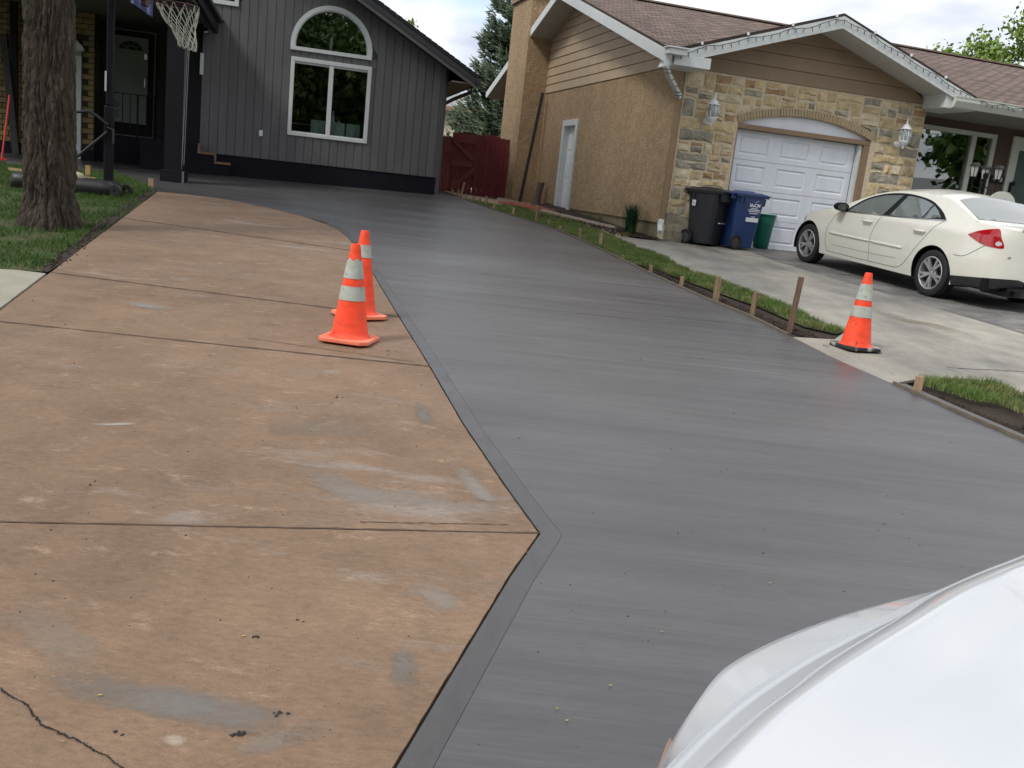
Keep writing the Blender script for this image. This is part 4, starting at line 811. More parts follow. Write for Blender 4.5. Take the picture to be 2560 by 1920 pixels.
# bottom window
def wbar(mb,u0,u1,z0,z1,v0=-.055,v1=.1): mb.fb(Q,u0,u1,v0,v1,z0,z1)
fw=.10; um=(wx0+wx1)/2+.0
mb=MB(); wbar(mb,wx0,wx1,wz1-fw*.9,wz1); wbar(mb,wx0,wx1,wz0,wz0+fw*.8); wbar(mb,wx0,wx0+fw*.85,wz0+fw*.8,wz1-fw*.9); wbar(mb,wx1-fw*.85,wx1,wz0+fw*.8,wz1-fw*.9); wbar(mb,um-.05,um+.05,wz0+fw*.8,wz1-fw*.9,-.045); W1=mb.build('lower_window',m_trimw,GH,bevel=.006)
mb=MB()
for a,b in ((wx0+.085,um-.05),(um+.05,wx1-.085)):
    wbar(mb,a,b,wz1-.13,wz1-.09,-.02,.08); wbar(mb,a,b,wz0+.08,wz0+.10,-.02,.08)
mb.build('sash',m_trimw,W1)
for a,b in ((wx0+.085,um-.05),(um+.05,wx1-.085)):
    mb=MB(); mb.fb(Q,a,b,.04,.046,wz0+.08,wz1-.13); mb.build('glass_pane',m_win,W1)
# arched window
def ring(r0,r1,v0,v1):
    n=40; mb=MB(); A=[];B=[]
    for i in range(n+1): a=math.pi*i/n; A.append((am+r1*math.cos(a),az0+leg+r1*math.sin(a)*asc)); B.append((am+r0*math.cos(a),az0+leg+r0*math.sin(a)*asc))
    A=[(am+r1,az0)]+A+[(am-r1,az0)]; B=[(am+r0,az0+.08)]+B+[(am-r0,az0+.08)]
    for i in range(len(A)-1): mb.fprism(Q,[A[i],A[i+1],B[i+1],B[i]],v0,v1)
    mb.fprism(Q,[(am-r1,az0),(am+r1,az0),(am+r0,az0+.08),(am-r0,az0+.08)],v0,v1); return mb
W2=ring(ar-.095,ar,-.055,.1).build('arched_window',m_trimw,GH)
ring(ar-.12,ar-.094,-.03,.08).build('sash',m_trimw,W2)
mb=MB(); n=40; gp=[(am+(ar-.11)*math.cos(math.pi*i/n),az0+leg+(ar-.11)*math.sin(math.pi*i/n)) for i in range(n+1)]; gp=[(am+ar-.11,az0+.08)]+gp+[(am-ar+.11,az0+.08)]
mb.fprism(Q,gp,.04,.046); mb.build('glass_pane',m_win,W2)
# upper left window
mb=MB(); a,z=Q.on(597,18); wbar(mb,-5.6,a,z,z+.09); wbar(mb,a-.09,a,z+.09,6.); W3=mb.build('upper_window',m_trimw,GH,bevel=.006)
mb=MB(); mb.fb(Q,-5.6,a-.09,.03,.04,z+.09,6.); mb.build('glass_pane',m_dglass,W3)
# room behind
mb=MB(); rp=[(-5.3,1.5),(-.15,1.5),(-.15,zr(-.15)-.3),(-5.3,zr(-5.3)-.3)]; mb.fprism(Q,rp,4.2,4.3); mb.fb(Q,-5.3,-.15,.13,4.2,1.52,1.6); mb.fb(Q,-5.3,-5.2,.13,4.2,1.6,zr(-5.3)-.3); mb.fprism(Q,[(-5.3,zr(-5.3)-.34),(-.15,zr(-.15)-.34),(-.15,zr(-.15)-.3),(-5.3,zr(-5.3)-.3)],.13,4.2); mb.build('room_walls',m_interior,GH)
# roof edge
U0=P1[0]; 
def gpoly(uA,uB,dz0,dz1,v0,v1,nm,mt,par=GH):
    mb=MB(); mb.fprism(Q,[(uA,zr(uA)+dz0),(uB,zr(uB)+dz0),(uB,zr(uB)+dz1),(uA,zr(uA)+dz1)],v0,v1); return mb.build(nm,mt,par)
rf=gpoly(PK,U0+.12,-.02,.045,-.48,12,'roof',m_shd)
gpoly(PK,U0+.10,-.16,-.022,-.46,-.43,'rake_fascia',m_fasd); gpoly(PK,U0+.1,-.26,-.161,-.44,-.41,'rake_frieze',m_grey)
gpoly(PK,.0,-.24,-.22,-.41,-.03,'rake_soffit',m_fasd)
# rough shingle butts along the rake
mb=MB(); u=PK
while u<U0+.1: mb.fprism(Q,[(u,zr(u)+.046),(u+.13,zr(u+.13)+.046),(u+.13,zr(u+.13)+.062),(u,zr(u)+.052)],-.49,-.2); u+=.14
mb.build('shingle_butts',m_shd,rf,kind='stuff')
gpoly(PK-6,PK,-.02,.05,-.48,12,'roof',m_shd)
mb=MB(); mb.fb(Q,.12,U0+.05,-.4,12,zr(U0)-.22,zr(U0)-.19); mb.build('eave_soffit',M_('eave_wood',(.22,.17,.13),.7,.1,4),GH)
mb=MB(); mb.fprism(Q,[(-.0,zr(0)-.55),(.02,zr(0)-.3),(.42,zr(U0)-.2),(-.0,zr(U0)-.2)],-.42,-.38);
mb=MB(); mb.fb(Q,U0+.06,U0+.19,-.5,12,zr(U0)-.20,zr(U0)-.07); mb.build('gutter',m_fasd,GH)
gp_=[Q(U0+.10,.2,zr(U0)-.2),Q(U0+.10,.2,zr(U0)-.34),Q(U0-.05,.2,zr(U0)-.42),Q(.30,.2,zr(U0)-.55),Q(.1,.2,zr(U0)-.68),Q(.07,.2,zr(U0)-.9),Q(.07,.2,1.3)]
mb=MB(); mb.tube(gp_,.045,10); mb.build('downspout',M_('brown_gutter',(.05,.032,.02),.5,.1,4),GH,smooth=True,auto=60)
# outlet, number plate, flood light on the wall
a,z=Q.on(652,333); ob=thing('outlet_box','small white outlet box on the grey siding left of the window','outlet box',Q(a,-.03,z))
mb=MB(); mb.fb(Q,a-.04,a+.04,-.05,-.022,z-.065,z+.065); mb.build('cover',m_white,ob,bevel=.006); mb=MB(); mb.fb(Q,a-.025,a+.025,-.062,-.05,z-.02,z+.0); mb.build('lip',m_trimw,ob)
a,z=Q.on(504,160); mb=MB(); z0=Q.on(504,187)[1]; z1=Q.on(504,133)[1]; mb.fb(Q,a-.03,a+.045,-.06,-.03,z0,z1); tag(mb.build('wall_plaque',m_trimw,bevel=.004),'narrow white vertical plaque at the left end of the grey siding','plaque')
a,z=Q.on(517,82); fl=thing('flood_light','dark flood light with a shiny lamp under the porch eave','light',Q(a,-.05,z))
mb=MB(); mb.lathe([(0,0),(.03,.0),(.045,.05),(.06,.12),(.0,.125)],12,Matrix.Translation(Q(a-.08,-.1,z+.07))@Matrix.Rotation(R(120),4,'Y')); mb.build('housing',m_blk,fl,smooth=True,auto=40)
mb=MB(); mb.lathe([(0,0),(.04,.005),(.05,.02),(.0,.022)],12,Matrix.Translation(Q(a,-.16,z))@Matrix.Rotation(R(120),4,'Y')@Matrix.Rotation(R(50),4,'X')); mb.build('lamp',m_chrome,fl,smooth=True)
# chairs behind the window
def chair(u,v,lab):
    t=thing('dining_chair',lab,'chair',Q(u,v,1.6),R(15),'mint chairs inside the window')
    mb=MB(); n=9; V=[];F=[]
    for k in range(2):
        for i in range(n): x=-.2+.4*i/(n-1); V.append((x,-.22+.04*(1-(x/.2)**2)*-1,(.56-.03*(1-(x/.2)**2)) if k==0 else .93))
    for i in range(n-1): F.append((i,i+1,n+i+1,n+i))
    mb.add(V,F); mb.prism([(x,y-.015,z) for x,y,z in V[:n]]+[(x,y-.015,z) for x,y,z in V[n:][::-1]],[(x,y+.015,z) for x,y,z in V[:n]]+[(x,y+.015,z) for x,y,z in V[n:][::-1]]); mb.build('backrest',m_chair,t,local=True)
    mb=MB(); mb.box((0,0,.45),(.4,.4,.06)); mb.build('seat',m_chair,t,local=True,bevel=.02)
    mb=MB(); mb.box((0,-.19,.55),(.22,.02,.22)); mb.build('lower_back',m_chair,t,local=True,bevel=.01)
    for x in (-.185,.185):
        mb=MB(); mb.tube([(x,-.23,.0),(x,-.2,.45),(x,-.235,.62)],.014,8); mb.build('leg',m_chrome,t,local=True,smooth=True)
        mb=MB(); mb.tube([(x,.18,.0),(x,.18,.43)],.012,8); mb.build('leg',m_chrome,t,local=True,smooth=True)
    return t
zz=Q.on(790,295,.7)[1]
for x,lab in ((793,'mint green chair back seen in the left window pane'),(843,'mint green chair back just right of the window mullion'),(881,'mint green chair back at the right of the window')):
    c=chair(Q.on(x,320,.65)[0],.65,lab); c.location.z=1.66; c.scale=(.80,1,1)
a=Q.on(833,285,.9)[0]; mb=MB(); mb.lathe([(0,0),(.05,0),(.05,.2),(.02,.28),(.025,.36),(0,.38)],12,Matrix.Translation(Q(a,.9,2.5))); o=mb.build('white_bottle',m_white,smooth=True,auto=40); tag(o,'white bottle on the table behind the chairs','bottle')
mb=MB(); mb.fb(Q,-3.4,-1.9,.85,1.8,2.46,2.5); mb.fb(Q,-2.75,-2.6,1.2,1.35,1.6,2.46); o=mb.build('dining_table',M_('table_wood',(.25,.14,.08),.5,.1,4)); tag(o,'wooden dining table behind the mint chairs in the window','table')
a,z=Q.on(827,118,.12); mb=MB(); mb.lathe([(0,-.13),(.03,-.12),(.035,.02),(.05,.08),(.02,.2),(0,.22)],12,Matrix.Translation(Q(a,.12,z-.0))); tag(mb.build('ornament',m_white,smooth=True),'slim white ornament on the sill of the arched window','ornament')
# ---- porch
PB=Fr((-8.,23.0),75)       # porch rear wall
pl0,pl1=PB.on(205,300)[0],PB.on(500,300)[0]+.5
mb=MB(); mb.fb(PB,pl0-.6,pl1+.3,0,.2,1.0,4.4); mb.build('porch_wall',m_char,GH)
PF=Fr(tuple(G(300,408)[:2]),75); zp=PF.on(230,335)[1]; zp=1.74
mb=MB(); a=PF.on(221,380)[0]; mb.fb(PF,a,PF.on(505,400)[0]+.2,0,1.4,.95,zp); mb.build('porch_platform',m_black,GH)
d0,d1=PB.on(275,200,-.03)[0],PB.on(387,200,-.03)[0]; zt_=PB.on(330,84,-.03)[1]
fd=MB(); fd.fb(PB,d0,d1,-.03,.0,zp,zt_+.08); fdo=fd.build('front_door',m_blk,GH)
mb=MB(); mb.fb(PB,d1-.02,d1+.015,-.06,-.03,zp+.02,zt_+.07); mb.fb(PB,d0,d1-.02,-.06,-.03,zt_+.05,zt_+.08); mb.fb(PB,d0-.02,d1-.02,-.05,-.031,zp+.02,zp+.05); mb.build('door_frame',M_('grey_alu',(.22,.22,.22),.5),fdo)
da,db=PB.on(283,200,-.05)[0],PB.on(369,200,-.05)[0]; zb0=PB.on(283,303,-.05)[1]; zb1=PB.on(330,92,-.05)[1]
mb=MB(); mb.fb(PB,da,db,-.05,-.035,zb0,zb1); mb.build('door_leaf',m_doorg,fdo)
c=(da+db)/2; zc=PB.on(328,124,-.06)[1]; mb=MB(); n=20; R0=(db-da)*.36
mb.fprism(PB,[(c+R0*math.cos(math.pi*i/n),zc+R0*.72*math.sin(math.pi*i/n)) for i in range(n+1)],-.056,-.051); mb.build('fan_light',m_dglass,fdo)
mb=MB()
for i in range(1,5): a=math.pi*i/5; mb.beam(PB(c+.1*math.cos(a),-.058,zc+.08*math.sin(a)),PB(c+R0*math.cos(a),-.058,zc+R0*.72*math.sin(a)),.012,.006)
for r_ in (.12,R0): 
    pp=[PB(c+r_*math.cos(math.pi*i/16),-.059,zc+r_*.72*math.sin(math.pi*i/16)) for i in range(17)]; mb.tube(pp,.009,5)
mb.build('fan_muntins',m_doorg,fdo)
mb=MB()
for x in (0,1):
    for q0,q1 in ((.15,.62),(.72,1.3)):
        a=da+.12+x*(db-da-.1)*.5; mb.fb(PB,a,a+(db-da)*.33,-.053,-.05,zb0+q0,zb0+q1)
mb.build('door_panels',m_doorg,fdo,bevel=.002)
mb=MB(); mb.box(PB(da+(db-da)*.97-.03,-.07,zb0+.95),(.03,.03,.2)); mb.box(PB(db-.05,-.056,PB.on(363,142,-.06)[1]),(.07,.01,.12)); mb.build('handle',m_chrome,fdo)
# railing
PR=Fr(PF(0,.06,0)[:2],75); r0,r1=PR.on(240,240)[0],PR.on(408,240)[0]; zrl=PR.on(330,236)[1]
rl=thing('porch_railing','thin black wrought iron railing with scrolls in front of the porch door','railing',PR(r0,0,zp))
mb=MB(); mb.beam(PR(r0,0,zrl),PR(r1,0,zrl),.035,.02); mb.build('rail',m_blk,rl); mb=MB(); mb.beam(PR(r0,0,zp+.1),PR(r1,0,zp+.1),.025,.02); mb.build('rail',m_blk,rl)
for x in (240,283,306,325,344,366,385,405):
    uu=PR.on(x,290)[0]; mb=MB(); mb.fb(PR,uu-(.02 if x in(344,240,405) else .009),uu+(.02 if x in(344,240,405) else .009),-.01,.01,zp,zrl-.01); mb.build('baluster',m_blk,rl)
mb=MB(); uu=PR.on(292,290)[0]
for k in range(3):
    cz=zp+.22+k*.25; mb.tube([PR(uu+(.07-.06*t)*math.cos(t*9+k),0,cz+(.09-.08*t)*math.sin(t*9+k)) for t in np.linspace(0,1,22)],.007,5)
mb.build('scrolls',m_blk,rl)
# column, ceiling, roof edge, steps
cc=[G(399,431),G(457,458)]; KF=Fr(tuple(G(457,458)[:2]),81); cw_=KF.on(399,452)[0]
pc=thing('porch_column','square black porch column with stepped base and light corner trim','column',KF(cw_/2,.2,.95))
mb=MB(); mb.fb(KF,cw_,0,0,.46,.93,1.17); mb.build('base',m_blk,pc,bevel=.004)
mb=MB(); x0=KF.on(409,430,.03)[0]; x1=KF.on(454,430,.03)[0]; mb.fb(KF,x0,x1,.03,.42,1.17,4.35); mb.build('shaft',m_blk,pc)
mb=MB(); mb.fb(KF,x1-.002,x1+.008,.022,.03,1.2,4.3); mb.fb(KF,-.02,.02,-.012,-.0,.95,1.17); mb.build('corner_trim',M_('metal_corner',(.12,.125,.13),.5,.1,5),pc)
rcn=thing('rain_chain',"two thin light cables hanging beside the porch column",'cable',KF(-.0,-.02,1.2))
mb=MB(); mb.tube([KF(.015,-.03,1.3),KF(.05,-.03,3.75)],.005,6); mb.build('cable',m_gsh,rcn); mb=MB(); mb.tube([KF(-.02,-.03,1.3),KF(.02,-.03,3.7)],.005,6); mb.build('cable',m_gsh,rcn)
b0=np.array(Q(*( [Q.on(540,66,-.25)[0],-.25,Q.on(540,66,-.25)[1]] ))); fr2=Fr((-6.6,17.9),75); b1u,b1z=fr2.on(478,-40); b1=np.array(fr2(b1u,0,b1z))
mb=MB(); mb.beam(b0,b1,.10,.30); pe=mb.build('porch_eave_fascia',m_blk,GH)
mb=MB(); mb.beam(b0+np.array([.07,0,.12]),b1+np.array([.07,0,.12]),.14,.08); mb.build('porch_gutter',m_fasd,GH)
lf=np.array([-12.5,0,0]); c0=b0+np.array([0,2.5,-.1]); 
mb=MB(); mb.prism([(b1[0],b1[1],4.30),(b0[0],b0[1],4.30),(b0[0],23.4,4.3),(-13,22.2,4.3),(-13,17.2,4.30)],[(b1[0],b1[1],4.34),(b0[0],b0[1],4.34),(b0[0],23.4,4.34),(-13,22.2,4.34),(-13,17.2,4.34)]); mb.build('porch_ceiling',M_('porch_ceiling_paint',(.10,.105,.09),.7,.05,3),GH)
mb=MB(); mb.prism([(b1[0]+.1,b1[1],b1[2]+.1),(b0[0]+.1,b0[1],b0[2]+.12),(b0[0],23.4,4.6),(-14,22.2,4.6),(-14,17.2,b1[2]+.1)],[(b1[0]+.1,b1[1],b1[2]+.14),(b0[0]+.1,b0[1],b0[2]+.16),(b0[0],23.4,4.64),(-14,22.2,4.64),(-14,17.2,b1[2]+.14)]); mb.build('porch_roof',m_shd,GH)
stp=thing('entry_steps','black entry steps with brown wooden edging against the grey wall','steps',Q(-4.7,-.2,1.15))
sg=[(-5.39,1.62+.13),(-5.34,1.56),(-5.02,1.56),(-5.02,1.37),(-4.71,1.37),(-4.71,1.15)]
mb=MB(); mb.fprism(Q,[(-6.6,1.0),(-4.72,1.0),(-4.72,1.35),(-5.03,1.35),(-5.03,1.54),(-5.37,1.54),(-5.37,1.73),(-6.6,1.73)],-.16,1.2); mb.build('steps',m_black,stp)
mb=MB(); tt=.035
for a,b in (((-5.40,1.78),(-5.36,1.56)),): mb.fb(Q,-5.40,-5.35,-.19,-.155,1.54,1.76)
mb.fb(Q,-5.348,-5.0,-.19,-.155,1.54,1.585); mb.fb(Q,-5.04,-5.0,-.19,-.155,1.41,1.538); mb.fb(Q,-5.04,-4.69,-.19,-.155,1.355,1.405)
mb.build('edging',M_('brown_edging',(.20,.12,.08),.7,.15,9),stp)
mb=MB(); mb.fb(Q,-5.9,-5.37,.02,.2,zp,4.3); mb.build('porch_side_panel',m_blk,GH)
# ---- brick wing on the left
B=Fr((-10.3,21.35),75); bx0=-7.; bx1=B.on(234,300)[0]; bz0=B.on(30,354)[1]; 
BH=thing('brick_wing','yellow brick wing with a white pedimented side door behind the tree','house',B(-1,0,1.1))
mb=MB(); mb.fb(B,bx0,bx1,.03,.3,.9,5.2); mb.fb(B,bx1-.2,bx1,.3,2.3,.9,5.2); mb.build('mortar_wall',m_bmort,BH)
mb=MB(); mb.fb(B,bx0,bx1+.02,-.02,.3,.9,bz0); mb.build('foundation',m_black,BH)
bme=MB(); bme.box((0,0,0),(.235,.06,.102)); b0_=bme.build('brick',m_ybrick,BH,local=True,bevel=.004); nbr=0
off=wl(BH); first=True; row=0; z=bz0+.055; dl0=B.on(150,200)[0]; dl1=B.on(206,200)[0]+.03; dt=B.on(205,124)[1]+.35
left_lim=B.on(-30,200)[0]
while z<4.4:
    u=bx1-.12-(0 if row%2 else .12)
    if not row%2 and not first:
        o=b0_.copy(); COL.objects.link(o); o.parent=BH; q=B(bx1-.06,.02,z); o.location=(q[0]-off[0],q[1]-off[1],q[2]-off[2]); o.rotation_euler=(0,0,R(15)); o.scale=(.48,1,1); nbr+=1
    while u>left_lim:
        if not (dl0-.1<u<dl1-.02 and z<dt) and nbr<300:
            o=b0_ if first else b0_.copy()
            if not first: COL.objects.link(o)
            o.parent=BH; q=B(u,.02-rng.uniform(0,.006),z); o.location=(q[0]-off[0],q[1]-off[1],q[2]-off[2]); o.rotation_euler=(0,0,R(15)); first=False; nbr+=1
        u-=.25
    z+=.118; row+=1
# white side door with pediment
d0_=B.on(110,200)[0]; d1_=B.on(204,200)[0]; zt2=B.on(204,128)[1]; 
mb=MB(); mb.fb(B,d1_-.14,d1_,-.05,.1,1.12,zt2); mb.fb(B,d0_,d0_+.14,-.05,.1,1.12,zt2); mb.fb(B,d0_,d1_,-.05,.1,zt2-.12,zt2); wd=mb.build('side_door',m_trimw,BH,bevel=.005)
mb=MB(); m2=(d0_+d1_)/2; mb.fprism(B,[(d0_-.06,zt2),(d1_+.05,zt2),(d1_+.05,zt2+.07),(m2,zt2+.5),(d0_-.06,zt2+.07)],-.09,.1); mb.build('pediment',m_trimw,wd)
mb=MB(); mb.fb(B,d0_+.14,d1_-.14,.02,.06,1.12,zt2-.12); mb.build('door_leaf',m_white,wd)
mb=MB(); mb.fb(B,bx0,bx1+.3,-.5,.5,4.9,5.0); mb.fb(B,bx0,bx1+.3,-.55,2,5.0,5.2); mb.build('eave',m_fasd,BH)
# black downspout, leaning plank, red handle
a=B.on(38,200,-.08)[0]; ds=thing('downspout','black downspout on the yellow brick wall left of the tree','downspout',B(a,-.1,1.1))
mb=MB(); mb.fb(B,a-.09,a+.05,-.15,-.02,1.2,5.0); mb.build('pipe',m_blk,ds,bevel=.01)
p0=B.on(40,400,-.5);p1=B.on(8,85,-.05); mb=MB(); mb.beam(B(p0[0],-.5,1.1),B(p1[0],-.05,p1[1]),.13,.05,up=tuple(B.v)); tag(mb.build('leaning_board',M_('grey_plank',(.05,.045,.042),.8,.3,9)),'dark grey plank leaning on the brick wall beside the black downspout','plank')
q0=Fr(tuple(G(5,410)[:2]),75); rh=thing('red_shovel','red handled tool leaning on the wall at the left edge','shovel',G(5,410))
p0=q0.on(4,400);p1=q0.on(13,235); mb=MB(); mb.tube([q0(p0[0],0,p0[1]),q0(p1[0],.3,p1[1])],.018,8); mb.build('shaft',m_redst,rh); mb=MB(); mb.beam(q0(p0[0]-.15,0,p0[1]-.02),q0(p0[0]+.1,0,p0[1]+.03),.04,.03); mb.build('blade',m_redst,rh)
# hose hanger rings
hg=thing('hose_hanger','dark metal scroll bracket mounted beside the porch door','bracket',PR(r0,0,3.2)); 
for (x,y,r_) in ((241,110,.10),(246,84,.12)):
    a,z=PR.on(x,y); mb=MB(); mb.tube([PR(a+r_*math.cos(t),0,z+r_*math.sin(t)) for t in np.linspace(.3,5.6,20)],.012,6); mb.build('scroll',m_blk,hg)
# ================================================================ fence and gate
f0=G(1099,470);f1=G(1234,497); fa=Q(.1,2.0,0); fb_=T(-.55,8.7,0); az_f=math.degrees(math.atan2(fb_[0]-fa[0],fb_[1]-fa[1])); 
FF=Fr(fa[:2],az_f)
FN=thing('red_fence','dark red wooden fence of close vertical boards with an arched top','fence',FF(1.2,0,1.2))
def fz(x,y): return FF.on(x,y)
fu0=FF.on(1100,400)[0]; fg0=FF.on(1126,400)[0]; fg1=FF.on(1184,400)[0]; fu1=math.hypot(fb_[0]-fa[0],fb_[1]-fa[1])-.14
zb_=1.22
def ztop(u):
    x0,z0=FF.on(1188,340); x1,z1=FF.on(1252,348); t=(u-x0)/(x1-x0); return z0+(z1-z0)*t+.06*math.sin(max(0,min(1,t))*math.pi)
u=fg1+.03
while u<fu1:
    mb=MB(); t=ztop(u)+rng.uniform(-.01,.01); mb.fprism(FF,[(u,zb_),(u+.125,zb_),(u+.125,t),(u+.1,t+.02),(u+.025,t+.02),(u,t)],rng.uniform(0,.008),.03); mb.build('fence_board',m_fen,FN); u+=.133
mb=MB(); mb.fb(FF,fg1,fu1,.03,.08,zb_+.2,zb_+.3); mb.build('rail',m_fen,FN); mb=MB(); mb.fb(FF,fg1,fu1,.03,.08,2.5,2.6); mb.build('rail',m_fen,FN)
GTE=thing('red_gate','weathered red gate with a Z brace beside the grey house','gate',FF(fg0,-.05,1.2))
u=fg0; zt3=FF.on(1155,336)[1]
while u<fg1-.02:
    w_=min(.135,fg1-u); t=zt3+.08*math.sin(math.pi*(u-fg0)/(fg1-fg0)); mb=MB(); mb.fprism(FF,[(u+.003,zb_),(u+w_-.003,zb_),(u+w_-.003,t),(u+.003,t)],-.03,-.01); mb.build('gate_board',m_fen,GTE); u+=w_
mb=MB(); mb.fb(FF,fg0,fg1,-.06,-.031,zt3-.22,zt3+.02); mb.build('top_rail',m_fenp,GTE)
zm=FF.on(1150,410)[1]; mb=MB(); mb.fb(FF,fg0,fg1-.05,-.06,-.031,zm-.06,zm+.08); mb.build('mid_rail',m_fenp,GTE)
mb=MB(); mb.fprism(FF,[(fg0,zt3-.22),(fg0+.13,zt3-.22),(fg1-.03,zm+.22),(fg1-.03,zm+.08)],-.061,-.031); mb.build('brace',m_fenp,GTE)
mb=MB(); mb.fprism(FF,[(fg1-.03,zm-.06),(fg1-.03,zm-.2),(fg0+.1,zb_+.08),(fg0,zb_+.12)],-.061,-.031); mb.build('brace',m_fenp,GTE)
for a in (fu0-.1,fu0+.07,fu0+.24):
    if a<fg0-.01: 
        mb=MB(); mb.fb(FF,a,a+.16,-.02,.02,zb_,FF.on(1108,340)[1]); mb.build('fence_board',m_fenp,FN)
mb=MB(); mb.fb(FF,fu0-.1,fg0,-.06,-.025,FF.on(1110,372)[1]-.08,FF.on(1110,372)[1]+.08); mb.build('rail',m_fenp,FN)
# ================================================================ house far behind
X=Fr((-6.5,46),100); FHo=thing('distant_house','cream stucco house with grey roof seen between the two houses','house',X(5,0,1.4))
a0_=X.on(1090,250)[0]; a1_=X.on(1240,300)[0]; ze=X.on(1140,273)[1]
mb=MB(); mb.fb(X,a0_-1.5,a1_,0,6,1.2,ze); mb.build('wall',m_cream,FHo)
mb=MB(); mb.prism([X(a0_-2,-.5,ze),X(a1_,-.5,ze),X(a1_,4,ze+1.05),X(a0_-2,4,ze+1.05)],[X(a0_-2,-.5,ze+.08),X(a1_,-.5,ze+.08),X(a1_,4,ze+1.13),X(a0_-2,4,ze+1.13)]); mb.build('roof',m_gsh,FHo)
mb=MB(); mb.fb(X,a0_-2,a1_,-.56,-.5,ze-.14,ze+.05); mb.build('fascia',m_trimb,FHo)
q=X.on(1141,288); q2=X.on(1165,318); mb=MB(); mb.fb(X,q[0],q2[0],-.06,.0,q2[1],q[1]); w_=mb.build('window',m_trimb,FHo); mb=MB(); mb.fb(X,q[0]+.12,q2[0],-.08,-.06,q2[1]+.1,q[1]-.1); mb.build('frame',m_white,w_); mb=MB(); mb.fb(X,q[0]+.28,q2[0],-.09,-.08,q2[1]+.25,q[1]-.25); mb.build('pane',m_dglass,w_)
# ================================================================ trees
def leaves(P,n,sz,spread,m,name,parent,squash=.7):
    P=np.asarray(P); i=rng.integers(0,len(P),n); c=P[i]+rng.normal(0,spread,(n,3))*np.array([1,1,squash])
    a=rng.normal(0,1,(n,3)); a/=np.linalg.norm(a,axis=1)[:,None]; b=np.cross(a,rng.normal(0,1,(n,3))); b/=np.linalg.norm(b,axis=1)[:,None]; s=(sz*rng.uniform(.6,1.3,n))[:,None]
    V=np.stack([c-a*s,c+b*s*.55,c+a*s,c-b*s*.55],1).reshape(-1,3); return mesh_np(name,V,np.arange(4*n).reshape(-1,4),m,parent)
def tree(loc,h,rad,label,cat='tree',group=None,nleaf=14000,lsz=.11,m=None,bark=None,trunk_r=.22,crown0=.35,seed=1,bare=False,sparse=.30):
    random.seed(seed); t=thing('leafy_tree',label,cat,loc,0,group); mb=MB(); tips=[]
    def br(p,d,l,r,dep):
        n=4; pts=[p]; 
        for i in range(n):
            d=(d+Vector((random.gauss(0,.16),random.gauss(0,.16),random.gauss(.04,.1)))).normalized(); p=p+d*l/n; pts.append(p)
        mb.tube(pts,[r*(1-.55*i/n) for i in range(n+1)],6 if dep<2 else 4,cap=False)
        if dep>=1: tips.extend([tuple(q) for q in pts[2:]])
        if dep<4:
            for k in range(random.randint(3,4) if dep<3 else 2):
                q=pts[random.randint(2,n)]; a=random.uniform(0,6.28); e=random.uniform(.35,.95); nd=(d*(1-e*.5)+Vector((math.cos(a),math.sin(a),random.uniform(-.1,.5)))*e).normalized(); br(q,nd,l*random.uniform(.55,.78),r*.5,dep+1)
    z0=h*crown0; tk=[Vector((0,0,-.2)),Vector((.02*h*random.uniform(-1,1),0,z0*.5)),Vector((0,.02*h,z0)),Vector((0,0,h*.62))]
    mb.tube(tk,[trunk_r*1.15,trunk_r*.9,trunk_r*.75,trunk_r*.35],10)
    for k in range(7): a=k*2.4+random.uniform(-.3,.3); zz=z0+(h*.6-z0)*k/7; br(Vector((0,0,zz)),Vector((math.cos(a),math.sin(a),.75)).normalized(),rad*random.uniform(.55,.8),trunk_r*.38,1)
    br(Vector((0,0,h*.6)),Vector((0,0,1)),h*.22,trunk_r*.3,1)
    mb.build('trunk',bark or m_barkf,t,local=True,smooth=True)
    if not bare: leaves(tips,nleaf,lsz,sparse*rad/2,m or m_leaf,'crown',t)
    return t
tree((.447*36,36,1.3),8.2,2.15,'light green spring tree rising behind the brown roof at the right','tree',None,17000,.10,m_leafy,seed=4,sparse=.24,trunk_r=.16)
tree((-.172*50,50,1.3),8.3,.9,'treetop showing over the grey house roof','tree',None,5000,.10,m_leafy,seed=9)
tree((.235*46,46,1.3),8.6,1.1,'bare twiggy treetop just above the brown roof ridge','tree',None,100,.05,m_leaf,seed=12,trunk_r=.12,bare=True)
# trees across the street behind the viewer (seen mirrored in the windows)
for i,(x,y,h,r_,l) in enumerate(((-9,-14,12,5,'broad street tree behind the viewer opposite the brick wing'),(1,-16,13,5.5,'street tree behind the viewer in line with the driveway'),(11,-15,11.5,5,'street tree behind the viewer opposite the garage'),(21,-18,12,5,'street tree behind the viewer far to the right'),(-19,-12,12,5,'street tree behind the viewer far to the left'),(6,-21,12,5,'taller rear tree behind the viewer between two street trees'),(16,-22,13,5.5,'taller rear tree behind the viewer opposite the parked sedan'),(-4,-22,12,5,'taller rear tree behind the viewer left of the driveway line'),(31,8,8.5,3.6,'garden tree out of frame to the right of the tan house'))):
    tree((x,y,-.72 if y<0 else .4),h,r_,l,'tree','street trees behind the viewer',14000,.26,m_leaf,seed=20+i,trunk_r=.3,crown0=.14,sparse=.40)
